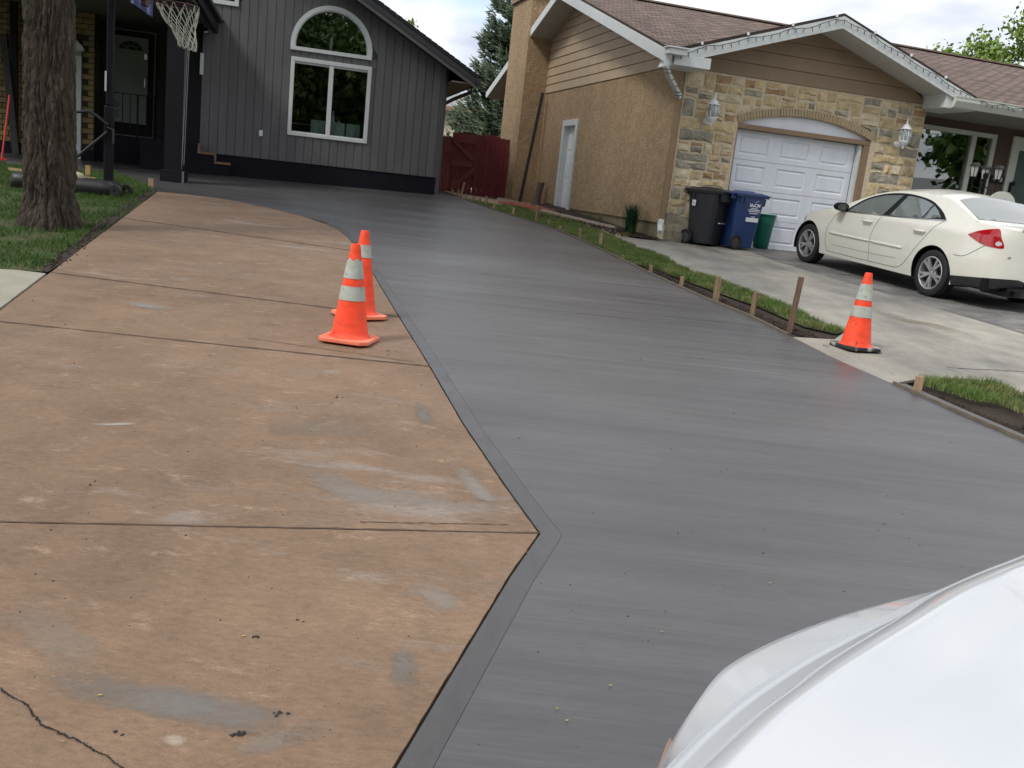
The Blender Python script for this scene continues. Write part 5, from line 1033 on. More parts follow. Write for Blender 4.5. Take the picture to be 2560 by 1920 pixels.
# ---- the big trunk on the lawn
tb=G(119,566); BT=thing('big_tree','large rough barked tree trunk standing on the left lawn','tree',(tb[0],tb[1],tb[2]))
def axis(z): # follow the trunk edges of the photo
    zs=[0,.35,1.0,1.8,2.8,3.6]; cx=[.03,.02,.01,.02,.02,.02]; rr=[.315,.268,.262,.248,.247,.25]
    return float(np.interp(z,zs,cx)),float(np.interp(z,zs,rr)) if z<3.6 else .29-.012*(z-3.6)
n=220; zs=np.concatenate([np.linspace(-.15,3.6,210),np.linspace(3.7,9,40)]); V=[];F=[]
for z in zs:
    cx,rr=axis(max(0,z))
    for k in range(n):
        a=2*math.pi*k/n; ca,sa=math.cos(a),math.sin(a)
        wv=noise.noise(Vector((ca*1.3,sa*1.3,z*.8)))*.25
        q1=abs(noise.noise(Vector((math.cos(a+wv)*4.6,math.sin(a+wv)*4.6,z*2.1)))); q2=abs(noise.noise(Vector((ca*11,sa*11,z*6.5+5)))); q3=noise.noise(Vector((ca*26,sa*26,z*12)))
        d=.036*min(1,q1*3.4)+.020*min(1,q2*2.8)+.009*q3-.04
        fl=.022*max(0,1-z/.3)*(1+math.sin(a*5+1)) if z<.45 else 0
        r_=rr+d+fl+.012*math.sin(3*a+z); V.append((cx+r_*ca,r_*sa,z))
for i in range(len(zs)-1):
    for k in range(n): F.append((i*n+k,i*n+(k+1)%n,(i+1)*n+(k+1)%n,(i+1)*n+k))
mesh_np('trunk',V,F,m_bark,BT,smooth=True)
random.seed(3); mb=MB(); tips=[]
def br(p,d,l,r,dep):
    pts=[p]
    for i in range(4): d=(d+Vector((random.gauss(0,.15),random.gauss(0,.15),random.gauss(.03,.08)))).normalized(); p=p+d*l/4; pts.append(p)
    mb.tube(pts,[r*(1-.5*i/4) for i in range(5)],7,cap=False)
    if dep>1: tips.extend([tuple(q) for q in pts[1:]])
    if dep<4:
        for k in range(3): q=pts[random.randint(2,4)]; a=random.uniform(0,6.28); br(q,(d*.6+Vector((math.cos(a),math.sin(a),random.uniform(-.15,.4)))*.7).normalized(),l*.68,r*.5,dep+1)
for k in range(7): a=k*2.4; br(Vector((0,0,5.4+k*.5)),Vector((math.cos(a),math.sin(a),.42)).normalized(),4.3,.16,1)
mb.build('limbs',m_bark,BT,local=True,smooth=True)
tips=[t for t in tips if t[2]>5.4 and t[0]<1.2]
leaves(tips,30000,.15,.6,m_leaf,'crown',BT)
# ---- spruce
def spruce(loc,h,r0,label):
    t=thing('spruce_tree',label,'spruce',loc); mb=MB(); mb.tube([(0,0,-.2),(0,0,h*.95)],[.2,.03],8); mb.build('trunk',m_barkf,t,local=True)
    base=[];dirs=[];ln=[]
    nl=46
    bt=MB()
    for i in range(nl):
        f=i/(nl-1); z=.5+(h-.7)*f; R_=r0*(1-f)**.85+.12; nb=int(15-7*f)
        for k in range(nb):
            a=rng.uniform(0,6.28); RR=R_*rng.uniform(.75,1.12); m_=max(5,int(RR/.09)); d0=np.array([math.cos(a),math.sin(a),0])
            for s in range(m_):
                q=(s+.5)/m_; zz=z-.30*RR*math.sin(q*2.2)+.42*RR*q*q; p=d0*RR*q+np.array([0,0,zz]); side=np.array([-d0[1],d0[0],0]); nsp=4 if q>.3 else 2
                for w_ in range(nsp):
                    sg=rng.uniform(-1,1); dd=d0*rng.uniform(.4,1)+side*sg*1.1+np.array([0,0,rng.uniform(-.15,.65)]); dd/=np.linalg.norm(dd); base.append(p+rng.normal(0,.03,3)); dirs.append(dd); ln.append(rng.uniform(.14,.34)*(1-.3*q)+.05)
            tip=d0*RR+np.array([0,0,z-.30*RR*math.sin(2.2)+.42*RR]); base.append(tip-d0*.1); dirs.append((d0+np.array([0,0,.8]))/1.3); ln.append(.35)
    base=np.array(base);dirs=np.array(dirs);ln=np.array(ln)[:,None]; n=len(base); u=np.cross(dirs,[0,0,1.]); u/=np.linalg.norm(u,axis=1)[:,None]+1e-9; v=np.cross(dirs,u); w=.035
    V=np.stack([base+u*w,base-u*w*.5+v*w*.86,base-u*w*.5-v*w*.86,base+dirs*ln],1).reshape(-1,3); i=np.arange(n)[:,None]*4
    F=np.concatenate([i+np.array([[0,1,3]]),i+np.array([[1,2,3]]),i+np.array([[2,0,3]])],0); mesh_np('needles',V,F,m_spru,t); return t
d=ray(1262,300); yy=33.; spruce((d[0]/d[1]*yy+.12,yy,1.3),8.8,2.1,'large dark green spruce between the grey house and the tan house')
# ================================================================ tufts and bushes
def tuft(loc,n,h,spread,m,name,label,cat,wd=.008,par=True):
    V=[];F=[]
    for i in range(n):
        a=rng.uniform(0,6.28); r_=abs(rng.normal(0,.05)); L=rng.uniform(.6,1.1)*h; b=np.array([r_*math.cos(a),r_*math.sin(a),0]); out_=spread*rng.uniform(.1,1); sd=np.array([-math.sin(a),math.cos(a),0])*wd; pr_=[]
        for k in range(5):
            q=k/4; p=b+np.array([math.cos(a),math.sin(a),0])*out_*q*q+np.array([0,0,L*(q-.12*q*q)]); pr_.append((p-sd*(1-q*.9),p+sd*(1-q*.9)))
        o_=len(V); 
        for x_,y_ in pr_: V+=[x_,y_]
        for k in range(4): F.append((o_+2*k,o_+2*k+1,o_+2*k+3,o_+2*k+2))
    t=thing(name,label,cat,loc); mesh_np('leaves',V,F,m,t); return t
vt=T.side(1577,560,-.30)[0]; p=T(-.30,vt,0); p=(p[0],p[1],gz(p[0],p[1])+.02); tuft(tuple(p),520,.60,.22,m_tufts,'leafy_tuft','dark green upright leafy tuft in the bed by the tan wall','plant')
for x,y,l in ((1470,545,'small sparse seedling in the bed near the side door'),(1500,552,'tiny pale seedling in the middle of the bed'),(1562,592,'small low weed at the front of the bed by the tuft')): tuft(tuple(G(x,y)),26,.13,.12,m_grass,'seedling',l,'plant',.007)
def bush(loc,r,h,m,label,n=2600,sz=.035):
    t=thing('shrub',label,'shrub',loc); P=[];mb=MB()
    for k in range(26):
        a=rng.uniform(0,6.28); e=Vector((math.cos(a)*r*rng.uniform(.2,1),math.sin(a)*r*rng.uniform(.2,1),h*rng.uniform(.6,1.05))); mb.tube([(0,0,0),tuple(e*.5+Vector((0,0,.05))),tuple(e)],[.01,.007,.003],4); P+=[tuple(e*q) for q in (.35,.5,.65,.8,.9,1)]
    mb.build('stems',m_barkf,t,local=True); leaves(P,n,sz,.07,m,'leaves',t); return t
q=T(4.78,-.45,0); bush((q[0],q[1],.92),.42,1.22,leafmat('bush_leaves',(.05,.07,.015),(.13,.13,.03),3),'brownish green shrub at the right end of the stone front')
q=T(5.55,-.6,0); bush((q[0],q[1],.92),.25,1.1,leafmat('bush_leaves2',(.03,.055,.012),(.06,.09,.02),3),'small darker shrub before the entry window',1400)
# ================================================================ cones
def cone(loc,rz,label,foot,collars,hh=.70,tip=True,scale=1):
    t=thing('traffic_cone',label,'traffic cone',loc,rz,'orange traffic cones'); z0=.035
    r=lambda z: .135-(.135-.032)*(z-z0)/(hh-z0)
    mb=MB(); e=.185; c=.05; P=[(-e+c,-e),(e-c,-e),(e,-e+c),(e,e-c),(e-c,e),(-e+c,e),(-e,e-c),(-e,-e+c)]
    mb.prism([(x,y,0.008) for x,y in P],[(x,y,.038) for x,y in P]); mb.build('base',foot,t,local=True,bevel=.007)
    mb=MB(); mb.lathe([(.155,.036),(.142,.045),(r(.07),.07),(r(.3),.3),(r(hh-.02),hh-.02),(r(hh)-.002,hh),(r(hh)-.008,hh+.002),(r(hh)-.012,hh-.1)],40); mb.build('body',m_cone,t,local=True,smooth=True,auto=50)
    for i,(a,b,jag) in enumerate(collars):
        n=40; V=[];F=[]; zs=[a,b]
        for q,z in enumerate((a,(a+b)/2,b)):
            for k in range(n):
                an=2*math.pi*k/n; zz=z+(jag*(.5+.5*math.sin(an*6+1))*(1 if q==2 else 0)); V.append(((r(zz)+.004)*math.cos(an),(r(zz)+.004)*math.sin(an),zz))
        for q in range(2):
            for k in range(n): F.append((q*n+k,q*n+(k+1)%n,(q+1)*n+(k+1)%n,(q+1)*n+k))
        mb=MB(); mb.add(V,F); mb.build('reflective_collar',m_refl,t,local=True,smooth=True)
    return t
pc1=G(873,853); cone(tuple(pc1),R(-8),'front cone of the pair, dirty with two grey collars and pink base',m_conef,[(.46,.585,.018),(.305,.405,0)])
pc2=G(897,793); cone(tuple(pc2),R(38),'rear orange cone of the pair, half hidden behind the front one',m_conef,[(.49,.59,0)],hh=.70)
pc3=G(2137,872); cone(tuple(pc3),R(20),'orange cone with black base alone on the pale apron',m_cfoot,[(.455,.60,.0),(.30,.40,0)])
# ================================================================ wheelie bins and pail
def bin_(loc,ang,label,m,mark):
    t=thing('wheelie_bin',label,'wheelie bin',loc,ang,'wheelie bins beside the garage')
    mb=MB(); lv=[(.03,.235,.215,-.02),(.25,.25,.225,-.01),(.7,.285,.255,.0),(.96,.315,.275,.01)]  # z,halfx,halfy,shift
    rings=[]
    for z,a,b,s in lv:
        c=.05; rings.append([(-a+c+s,-b,z),(a-c+s,-b,z),(a+s,-b+c,z),(a+s,b-c,z),(a-c+s,b,z),(-a+c+s,b,z),(-a+s,b-c,z),(-a+s,-b+c,z)])
    V=[p for r in rings for p in r];F=[tuple(range(7,-1,-1))]
    for i in range(3):
        for k in range(8): F.append((i*8+k,i*8+(k+1)%8,(i+1)*8+(k+1)%8,(i+1)*8+k))
    mb.add(V,F); mb.build('body',m,t,local=True,bevel=.02)
    mb=MB(); a,b=.345,.295; P=[(-a,-b),(a+.01,-b),(a+.03,-b+.04),(a+.03,b-.04),(a+.01,b),(-a,b)]
    mb.prism([(x,y,.93) for x,y in P],[(x,y,.975) for x,y in P]); mb.build('rim',m,t,local=True,bevel=.008)
    mb=MB(); n=13; V=[];F=[]
    for i in range(n):
        for k in range(n):
            x=-.37+.75*i/(n-1);y=-.31+.62*k/(n-1); e=min(i,n-1-i,k,n-1-k); V.append((x,y,.985+.035*min(1,e/2)+(.022 if (3<i<9 and 3<k<9) else 0)))
    for i in range(n-1):
        for k in range(n-1): F.append((i*n+k,(i+1)*n+k,(i+1)*n+k+1,i*n+k+1))
    mb.add(V,F); mb.prism([(-.37,-.31,.962),(.38,-.31,.962),(.38,.31,.962),(-.37,.31,.962)],[(-.37,-.31,.985),(.38,-.31,.985),(.38,.31,.985),(-.37,.31,.985)]); mb.build('lid',m,t,local=True,smooth=True,auto=25)
    mb=MB(); mb.tube([(-.40,-.24,.975),(-.43,-.24,.97),(-.43,.24,.97),(-.40,.24,.975)],.016,8); mb.box((-.36,-.2,.93),(.1,.025,.09)); mb.box((-.36,.2,.93),(.1,.025,.09)); mb.build('handle',m,t,local=True)
    mb=MB(); mb.box((.36,0,.86),(.06,.30 if mark=='blue' else .42,.13),taper=1.15); mb.build('front_lip',m if mark!='blue' else m_blk,t,local=True,bevel=.01)
    mb=MB()
    for k in range(5): mb.box((-.27,-.2+.1*k,.87),(.012,.012,.1))
    for x in (-.12,-.04): mb.box((x-.12,-.285,.87),(.014,.02,.1))
    mb.build('ribs',m,t,local=True)
    mb=MB(); mb.tube([(-.23,-.30,.125),(-.23,.30,.125)],.012,8); mb.build('axle',m_rub,t,local=True)
    for y in (-.285,.285):
        mb=MB(); M=Matrix.Translation((-.235,y,.128))@Matrix.Rotation(R(90),4,'X'); mb.lathe([(.085,-.025),(.12,-.03),(.128,-.015),(.128,.015),(.12,.03),(.085,.025)],24,M,close=True); w_=mb.build('wheel',m_rub,t,local=True,smooth=True,auto=40)
        mb=MB(); mb.lathe([(0,-.018),(.086,-.012),(.086,.012),(0,.018)],20,M); mb.build('hub',M_('hub_grey',(.05,.05,.052),.5,.1,9),w_,local=True,smooth=True,auto=30)
    if mark!='blue':
        mb=MB(); mb.tube([(.295,-.1,.42),(.31,-.1,.42),(.31,.1,.42),(.295,.1,.42)],.012,8); mb.build('grab_bar',m_rim,t,local=True)
        mb=MB(); mb.box((-.15,-.283,.74),(.07,.004,.1)); mb.build('sticker',m_white,t,local=True); text('6',.06,m_blk,t,(-.15,-.287,.735),(R(90),0,0),'sticker_print')
    else:
        tilt=R(3.5); mb=MB(); mb.box((.07,-.257,.54),(.27,.004,.075),rx=tilt); mb.build('label_plate',m_white,t,local=True)
        text('bluCM',.085,m_white,t,(.08,-.2755,.795),(R(90)+tilt,0,0),'logo_lettering',bold=.002)
        mb=MB()
        for z,w_ in ((.742,.15),(.718,.25),(.692,.25),(.656,.19),(.596,.08)): mb.box((.08,-.2575-(z-.54)*.065,z),(w_,.003,.013),rx=tilt)
        mb.beam((.07,-.279,.845),(.14,-.282,.885),.012,.003); mb.build('print_lines',m_white,t,local=True)
    return t
pb=G(1848,622); pk=G(1768,612)
bin_((pb[0]-.07,pb[1],pb[2]),R(24),'blue wheelie bin with white lettering beside the black one','m' and m_blue,'blue')
bin_((pk[0]-.10,pk[1]-.14,pk[2]-.008),R(-40),'black wheelie bin with a small white sticker against the stone front',m_bin,'black')
pg=G(1903,622); gp=thing('green_pail','open green plastic pail behind the blue bin','pail',(pg[0]+.01,pg[1]+.24,pg[2]+.01))
mb=MB(); mb.lathe([(.0,.0),(.165,.0),(.17,.01),(.205,.44),(.213,.44),(.225,.60),(.24,.61),(.245,.63),(.235,.635),(.222,.61),(.2,.44),(.16,.02),(0,.02)],32); mb.build('shell',m_green,gp,local=True,smooth=True,auto=40)
mb=MB(); mb.tube([(.24*math.cos(a),.24*math.sin(a)*.6,.58-.12*math.sin(a)**2) for a in np.linspace(R(180),R(360),16)],.005,6); mb.build('bail',m_green,gp,local=True)
# ================================================================ basketball hoop
hb=G(275,487); HY=hb[1]; HF=Fr((hb[0],HY),80); HP=thing('basketball_hoop','portable basketball hoop with white net and black pole on the lawn','basketball hoop',tuple(hb))
pt=HF.on(275,-60)[1]; zb=hb[2]
mb=MB(); xw=HF.on(262,300)[0]; xe=HF.on(284,300)[0]; mb.fb(HF,xw,xe,-.06,.07,zb+.1,zb+1.35); mb.fb(HF,xw+.02,xe-.01,-.045,.055,zb+1.35,5.4); mb.build('pole',m_blk,HP,bevel=.02)
a,z=HF.on(264,203,-.07); mb=MB(); mb.fb(HF,a-.012,a+.012,-.075,-.06,HF.on(264,228)[1],HF.on(264,178)[1]); mb.build('height_scale',m_trimw,HP)
mb=MB(); q=lambda x,y,v=-.05: HF(HF.on(x,y,v)[0],v,HF.on(x,y,v)[1])
for v in (-.09,.09):
    mb.tube([q(170,281,v),q(222,278,v),q(240,288,v),q(270,312,v)],.022,8); mb.tube([q(268,330,v),q(185,398,v)],.022,8); mb.tube([q(266,318,v),q(283,325,v),q(283,360,v)],.02,8)
mb.build('struts',m_plas,HP,smooth=True,auto=50)
# base tank
def tank():
    mb=MB(); n=24; V=[];F=[]; X0=HF.on(17,460,-.35)[0]; X1=HF.on(288,470,-.35)[0]; sec=[]
    for i in range(n):
        t_=i/(n-1); x=X0+(X1-X0)*t_; e=min(1,(min(t_,1-t_)/.07)); e=math.sqrt(max(0,1-(1-e)**2)) if e<1 else 1; wv=.34*(.55+.45*e); hh_=.26*(.6+.4*e)*(1+.0*t_); m=14
        for k in range(m): 
            a=2*math.pi*k/m; ca,sa=math.cos(a),math.sin(a); y=wv*abs(ca)**.45*(1 if ca>0 else -1); z=hh_/2+hh_/2*abs(sa)**.5*(1 if sa>0 else -1); V.append(HF(x,y-.05,hb[2]-.04+z))
    for i in range(n-1):
        for k in range(14): F.append((i*14+k,i*14+(k+1)%14,(i+1)*14+(k+1)%14,(i+1)*14+k))
    F+=[tuple(range(13,-1,-1)),tuple(range((n-1)*14,n*14))]; mb.add(V,F); return mb
tank().build('base_tank',m_plas,HP,smooth=True,auto=60)
mb=MB(); 
for v in (-.38,.30):
    M=Matrix.Translation(HF(HF.on(287,486,-.35)[0]+.02,v,hb[2]+.08))@Matrix.Rotation(R(90),4,'X'); mb.lathe([(.03,-.03),(.09,-.03),(.1,-.01),(.1,.01),(.09,.03),(.03,.03)],18,M,close=True)
mb.build('base_wheels',m_plas,HP,smooth=True,auto=40)
q_=HF.on(192,442,-.1); mb=MB(); mb.lathe([(0,-.05),(.1,-.04),(.115,0),(.09,.06),(0,.08)],14,Matrix.Translation(HF(q_[0],-.1,q_[1]))); tag(mb.build('pale_ball',M_('pale_yellow_plastic',(.52,.52,.33),.6,.1,4),smooth=True),'pale yellow bottle end lying on the hoop base behind the trunk','bottle')
# rim, net, board
RY=-.35; rx0=HF.on(385,0,RY); rx1=HF.on(503,22,RY); rc=((rx0[0]+rx1[0])/2,(HF.on(445,13,RY)[1])); rr_=(rx1[0]-rx0[0])/2*.90
mb=MB(); n=40; ringp=[HF(rc[0]+rr_*math.cos(a),RY+rr_*math.sin(a),rc[1]) for a in np.linspace(0,2*math.pi,n+1)]; mb.tube(ringp,.010,8,cap=False); mb.tube([(p[0],p[1],p[2]-.035) for p in ringp[26:]+ringp[:8]],.005,6); mb.build('rim',m_hoop,HP,smooth=True)
bxu=HF.on(388,20,RY)[0]-.14
mb=MB(); mb.tube([HF(bxu,RY-.12,rc[1]+.0),HF(rc[0]-rr_*.8,RY-.15,rc[1])],.010,6); mb.tube([HF(bxu,RY+.12,rc[1]),HF(rc[0]-rr_*.8,RY+.15,rc[1])],.010,6); mb.box(HF(bxu,RY,rc[1]),(.05,.22,.14),rz=R(10)); mb.build('rim_bracket',m_hoop,HP)
mb=MB(); mb.prism([HF(bxu-.03,RY-.62,rc[1]-.14),HF(bxu-.03,RY+.62,rc[1]-.14),HF(bxu-.03,RY+.62,rc[1]+.75),HF(bxu-.03,RY-.62,rc[1]+.75)],[HF(bxu-.06,RY-.62,rc[1]-.14),HF(bxu-.06,RY+.62,rc[1]-.14),HF(bxu-.06,RY+.62,rc[1]+.75),HF(bxu-.06,RY-.62,rc[1]+.75)]); mb.build('backboard',m_navy,HP)
mb=MB(); 
for v in (-.15,.15): mb.tube([HF(bxu-.05,RY+v,rc[1]+.3),HF(xw+.05,v*.5,5.0)],.02,6); mb.tube([HF(bxu-.05,RY+v,rc[1]+.05),HF(xw+.05,v*.5,4.2)],.02,6)
mb.build('extension_arms',m_blk,HP)
# net: 12 loops, diamond mesh, drawn in and swung to the right
def npnt(a,lv):
    prof=[1,.86,.70,.57,.50,.46]; dz=[0,.15,.26,.35,.43,.50]; i=int(lv); f=lv-i; i2=min(5,i+1); r_=rr_*(prof[i]*(1-f)+prof[i2]*f); z_=dz[i]*(1-f)+dz[i2]*f; z_*=rr_*2/.56; sw=[0,.02,.05,.09,.12,.14][i]
    return HF(rc[0]+r_*math.cos(a)+sw*1.1+rng.normal(0,.006),RY+r_*math.sin(a),rc[1]-z_+rng.normal(0,.006)-.03*(lv>0)*math.cos(a))
net=MB(); m=12; lev=[[npnt(2*math.pi*(k+(.5 if l%2 else 0))/m,l) for k in range(m)] for l in range(6)]
def curve(p,q,sag=.0):
    p=Vector(p);q=Vector(q); return [p,p.lerp(q,.5)+Vector((rng.normal(0,.006),rng.normal(0,.006),-sag)),q]
for l in range(5):
    for k in range(m):
        if l%2==0: tg=[k,(k-1)%m]
        else: tg=[k,(k+1)%m]
        for j in tg: net.tube(curve(lev[l][k],lev[l+1][j]),.0065,5,cap=False)
for k in range(m): 
    p=Vector(lev[5][k]); q=Vector(lev[5][(k+1)%m]); c=(p+q)/2+Vector((0,0,-.06)); net.tube([p,p.lerp(c,.6)+Vector((0,0,-.015)),c,q.lerp(c,.6)+Vector((0,0,-.015)),q],.0065,5,cap=False)
net.build('net',m_net,HP,smooth=True)
# ================================================================ triple lantern post
ly=15.9; ps=Fr((0,ly),78); base=ps.on(2455,480); lp=thing('lamp_post','black garden lamp post with three lanterns behind the parked sedan','lamp post',ps(ps.on(2452,480)[0],0,.85))
pu,pz=ps.on(2463,432); pb_=ps(ps.on(2452,482)[0],0,.8)
tx=ps.on(2452,482)[0]+.03; topz=ps.on(2461,432)[1]
mb=MB(); mb.lathe([(.07,0),(.05,.05),(.032,.2),(.032,topz-.85-.1),(.045,topz-.85-.06),(.05,topz-.85),(.02,topz-.85+.03)],14,Matrix.Translation(ps(tx,0,.83))); mb.build('pole',m_blk,lp,smooth=True,auto=40)
LS=.70
def head(u,v,zt_):
    M=Matrix.Translation(ps(u,v,zt_))@Matrix.Scale(LS,4); mb=MB(); mb.lathe([(.075,-.30),(.115,-.03)],6,M); g_=mb.build('lantern_glass',M_('frosted_panes',(.42,.42,.40),.35,.12,6),lp)
    mb=MB(); mb.lathe([(.15,-.03),(.15,-.01),(.12,.03),(.09,.055),(.0,.06)],6,M); mb.build('lantern_cap',m_plas,lp)
    mb=MB()
    for k in range(6): a=k*math.pi/3; mb.beam(Vector(ps(u,v,zt_))+LS*Vector((.078*math.cos(a),.078*math.sin(a),-.30)),Vector(ps(u,v,zt_))+LS*Vector((.118*math.cos(a),.118*math.sin(a),-.03)),.010,.010,up=(math.cos(a),math.sin(a),.2))
    mb.lathe([(.0,-.44),(.02,-.42),(.03,-.37),(.078,-.31),(.082,-.295),(.0,-.30)],6,M); mb.build('lantern_cage',m_blk,lp)
hz=ps.on(2440,411)[1]
us=[(ps.on(2439,415,-.12)[0],-.12),(ps.on(2467,415,.2)[0],.2),(ps.on(2499,420,-.12)[0],-.12)]; hz-=.02
for u_,v_ in us: 
    head(u_,v_,hz+.0); mb=MB(); mb.tube([ps(tx,0,hz-.34),ps((tx+u_)/2,v_/2,hz-.40),ps(u_,v_,hz-.38),ps(u_,v_,hz-.29)],.010,6); mb.tube([ps(u_,v_,hz-.47),ps(u_,v_,hz-.34)],[.004,.012],6); mb.build('arm',m_blk,lp)
# pale chair back behind the car
pq=Fr((0,16.6),78); a,z=pq.on(2508,492); pc_=thing('patio_chair','pale grey rounded patio chair back behind the lamp post','chair',pq(a,0,1.0))
mb=MB(); w_=.30; mb.prism([pq(a+w_*math.cos(t)+.0,0,z-.15+.25*math.sin(t)) for t in np.linspace(0,math.pi,17)],[pq(a+w_*math.cos(t),.04,z-.15+.25*math.sin(t)) for t in np.linspace(0,math.pi,17)]); mb.build('backrest',m_trimg,pc_); mb=MB(); mb.fb(pq,a-.35,a+.35,0.0,.5,1.25,1.3); mb.build('seat',m_trimg,pc_)
for s1 in (-.32,.3):
    for s2 in (.02,.45): mb=MB(); mb.fb(pq,a+s1,a+s1+.04,s2,s2+.04,.86,z-.14 if s2<.1 else 1.25); mb.build('leg',m_trimg,pc_)
# ================================================================ parked sedan
XC,XH,PE,QE=1.45,2.40,8.,.36
def cw(x): return .90*max(0,1-abs((x-XC)/XH)**PE)**QE
def csec(z,x):
    s=np.interp(z,[.15,.3,.45,.62,.74,.95,1.02,1.42],[.94,.965,.99,1.0,.988,.965,.93,.735]); return float(s)
def cy(x,z): return cw(x)*csec(z,x)
Tx=[(-.95,.86),(-.93,.96),(-.89,1.035),(-.80,1.065),(-.42,1.10),(-.36,1.12),(-.1,1.225),(.22,1.335),(.5,1.372),(1.0,1.39),(1.5,1.35),(1.9,1.255),(2.28,1.11),(2.55,1.0),(2.98,.915),(3.4,.84),(3.62,.75),(3.75,.62),(3.83,.45)]
def Tz(x): return float(np.interp(x,[p[0] for p in Tx],[p[1] for p in Tx]))
Bx=[(3.83,.40),(3.78,.27),(3.62,.22),(3.22,.22),(.16,.22),(-.25,.24),(-.80,.30),(-.93,.36),(-.95,.45)]
def arcpts(cx,cz,r,a0,a1,n): return [(cx+r*math.cos(a0+(a1-a0)*i/n),cz+r*math.sin(a0+(a1-a0)*i/n)) for i in range(n+1)]
def resamp(poly,st):
    o=[]
    for i in range(len(poly)):
        a=np.array(poly[i]);b=np.array(poly[(i+1)%len(poly)]); k=max(1,int(np.linalg.norm(b-a)/st)); o+=[tuple(a+(b-a)*j/k) for j in range(k)]
    return o
def spl(P,n=8): # catmull-rom through points, open
    P=[np.array(p,float) for p in P]; P=[2*P[0]-P[1]]+P+[2*P[-1]-P[-2]]; o=[]
    for i in range(1,len(P)-2):
        for k in range(n):
            t=k/n; a,b,c,d=P[i-1:i+3]; o.append(tuple(.5*((2*b)+(c-a)*t+(2*a-5*b+4*c-d)*t*t+(3*b-a-3*c+d)*t**3)))
    o.append(tuple(P[-2])); return o
def cpatch(name,poly,m,parent,off=0.,st=.045,side=1,holes=(),surf=None):
    surf=surf or (lambda x,z,o:(x,side*(cy(x,z)+o),z))
    B_=resamp(poly,st); pts=[Vector(p) for p in B_]; ed=[(i,(i+1)%len(B_)) for i in range(len(B_))]
    for h in holes: h=resamp(h,st); k=len(pts); pts+=[Vector(p) for p in h]; ed+=[(k+i,k+(i+1)%len(h)) for i in range(len(h))]
    xs=[p[0] for p in B_];zs=[p[1] for p in B_]; gx=np.arange(min(xs)+st/2,max(xs),st);gy=np.arange(min(zs)+st/2,max(zs),st); X_,Y_=np.meshgrid(gx,gy); X_=X_.ravel();Y_=Y_.ravel()
    k=inpoly(poly,X_,Y_); 
    for h in holes: k&=~inpoly(h,X_,Y_)
    pts+=[Vector((a+.001*rng.random(),b)) for a,b in zip(X_[k],Y_[k])]
    r=geometry.delaunay_2d_cdt(pts,ed,[],0,1e-5); V=r[0]; Fc=r[2]
    cx=np.array([sum(V[i][0] for i in f)/3 for f in Fc]);cz=np.array([sum(V[i][1] for i in f)/3 for f in Fc]); k=inpoly(poly,cx,cz)
    for h in holes: k&=~inpoly(h,cx,cz)
    mb=MB(); mb.add([surf(v[0],v[1],off) for v in V],[tuple(f) for f,q in zip(Fc,k) if q]); return mb.build(name,m,parent,local=True,smooth=True)
p=G(2332,745); CAR=thing('parked_sedan','cream white four door sedan parked facing the white garage door','car',(0,0,0))
hd=R(90+17.2); dirv=np.array([math.cos(hd),math.sin(hd)]); left=np.array([-dirv[1],dirv[0]])
orig=p[:2]-left*.86  # measured plane is the car's left flank
CAR.location=(orig[0],orig[1],gz(*orig)); CAR.rotation_mode='QUATERNION'
nx=Vector((dirv[0],dirv[1],S*dirv[1])).normalized(); ny=Vector((left[0],left[1],S*left[1])).normalized(); nz_=nx.cross(ny).normalized(); CAR.rotation_quaternion=Matrix((nx,ny,nz_)).transposed().to_quaternion()
WR=.325; wc=[(.16,WR),(3.22,WR)]
prof=spl(Tx,3)[::1]+[(3.83,.40),(3.80,.27),(3.66,.22)]
ra=.385
prof+= [(3.22+math.sqrt(ra*ra-(.22-WR)**2),.22)]+arcpts(3.22,WR,ra,-.27,math.pi+.27,22)[1:-1]+[(3.22-math.sqrt(ra*ra-(.22-WR)**2),.22)]
prof+= [(.16+math.sqrt(ra*ra-(.22-WR)**2),.22)]+arcpts(.16,WR,ra,-.27,math.pi+.27,22)[1:-1]+[(.16-math.sqrt(ra*ra-(.22-WR)**2),.23),(-.7,.29),(-.93,.36)]
for sd in (1,-1): cpatch('body_side',prof,m_paint,CAR,0,.05,sd)
def crown(x): return float(np.interp(x,[-.95,-.4,.2,1.2,2.2,2.6,3.83],[.02,.03,.075,.085,.07,.03,.03]))
xs=np.concatenate([np.linspace(-.95,-.85,6),np.linspace(-.82,3.6,90),np.linspace(3.62,3.83,14)]); nv=21; V=[];F=[]
def ctop(x,v,o=0):
    T_=Tz(x); y=cy(x,T_)*v; return (x,y,T_+crown(x)*(1-v*v)*(1-abs(v)**6*.0)+o)
sp_t=spl(Tx,3)
for x in xs:
    for k in range(nv): v=-1+2*k/(nv-1); V.append(ctop(x,v))
for i in range(len(xs)-1):
    for k in range(nv-1): F.append((i*nv+k,(i+1)*nv+k,(i+1)*nv+k+1,i*nv+k+1))
mb=MB(); mb.add(V,F); mb.build('roof_and_hood',m_paint,CAR,local=True,smooth=True)
tsf=lambda x,v,o:tuple(np.array(ctop(x,v))+np.array([0,0,o]))
cpatch('rear_window',[(.20,-.86),(.235,-.5),(.25,0),(.235,.5),(.20,.86),(-.34,.93),(-.39,.5),(-.41,0),(-.39,-.5),(-.34,-.93)],m_cgl,CAR,.006,.06,surf=tsf)
cpatch('windshield',[(1.72,-.88),(1.70,0),(1.72,.88),(2.5,.95),(2.62,.5),(2.66,0),(2.62,-.5),(2.5,-.95)],m_cgl,CAR,.006,.06,surf=tsf)
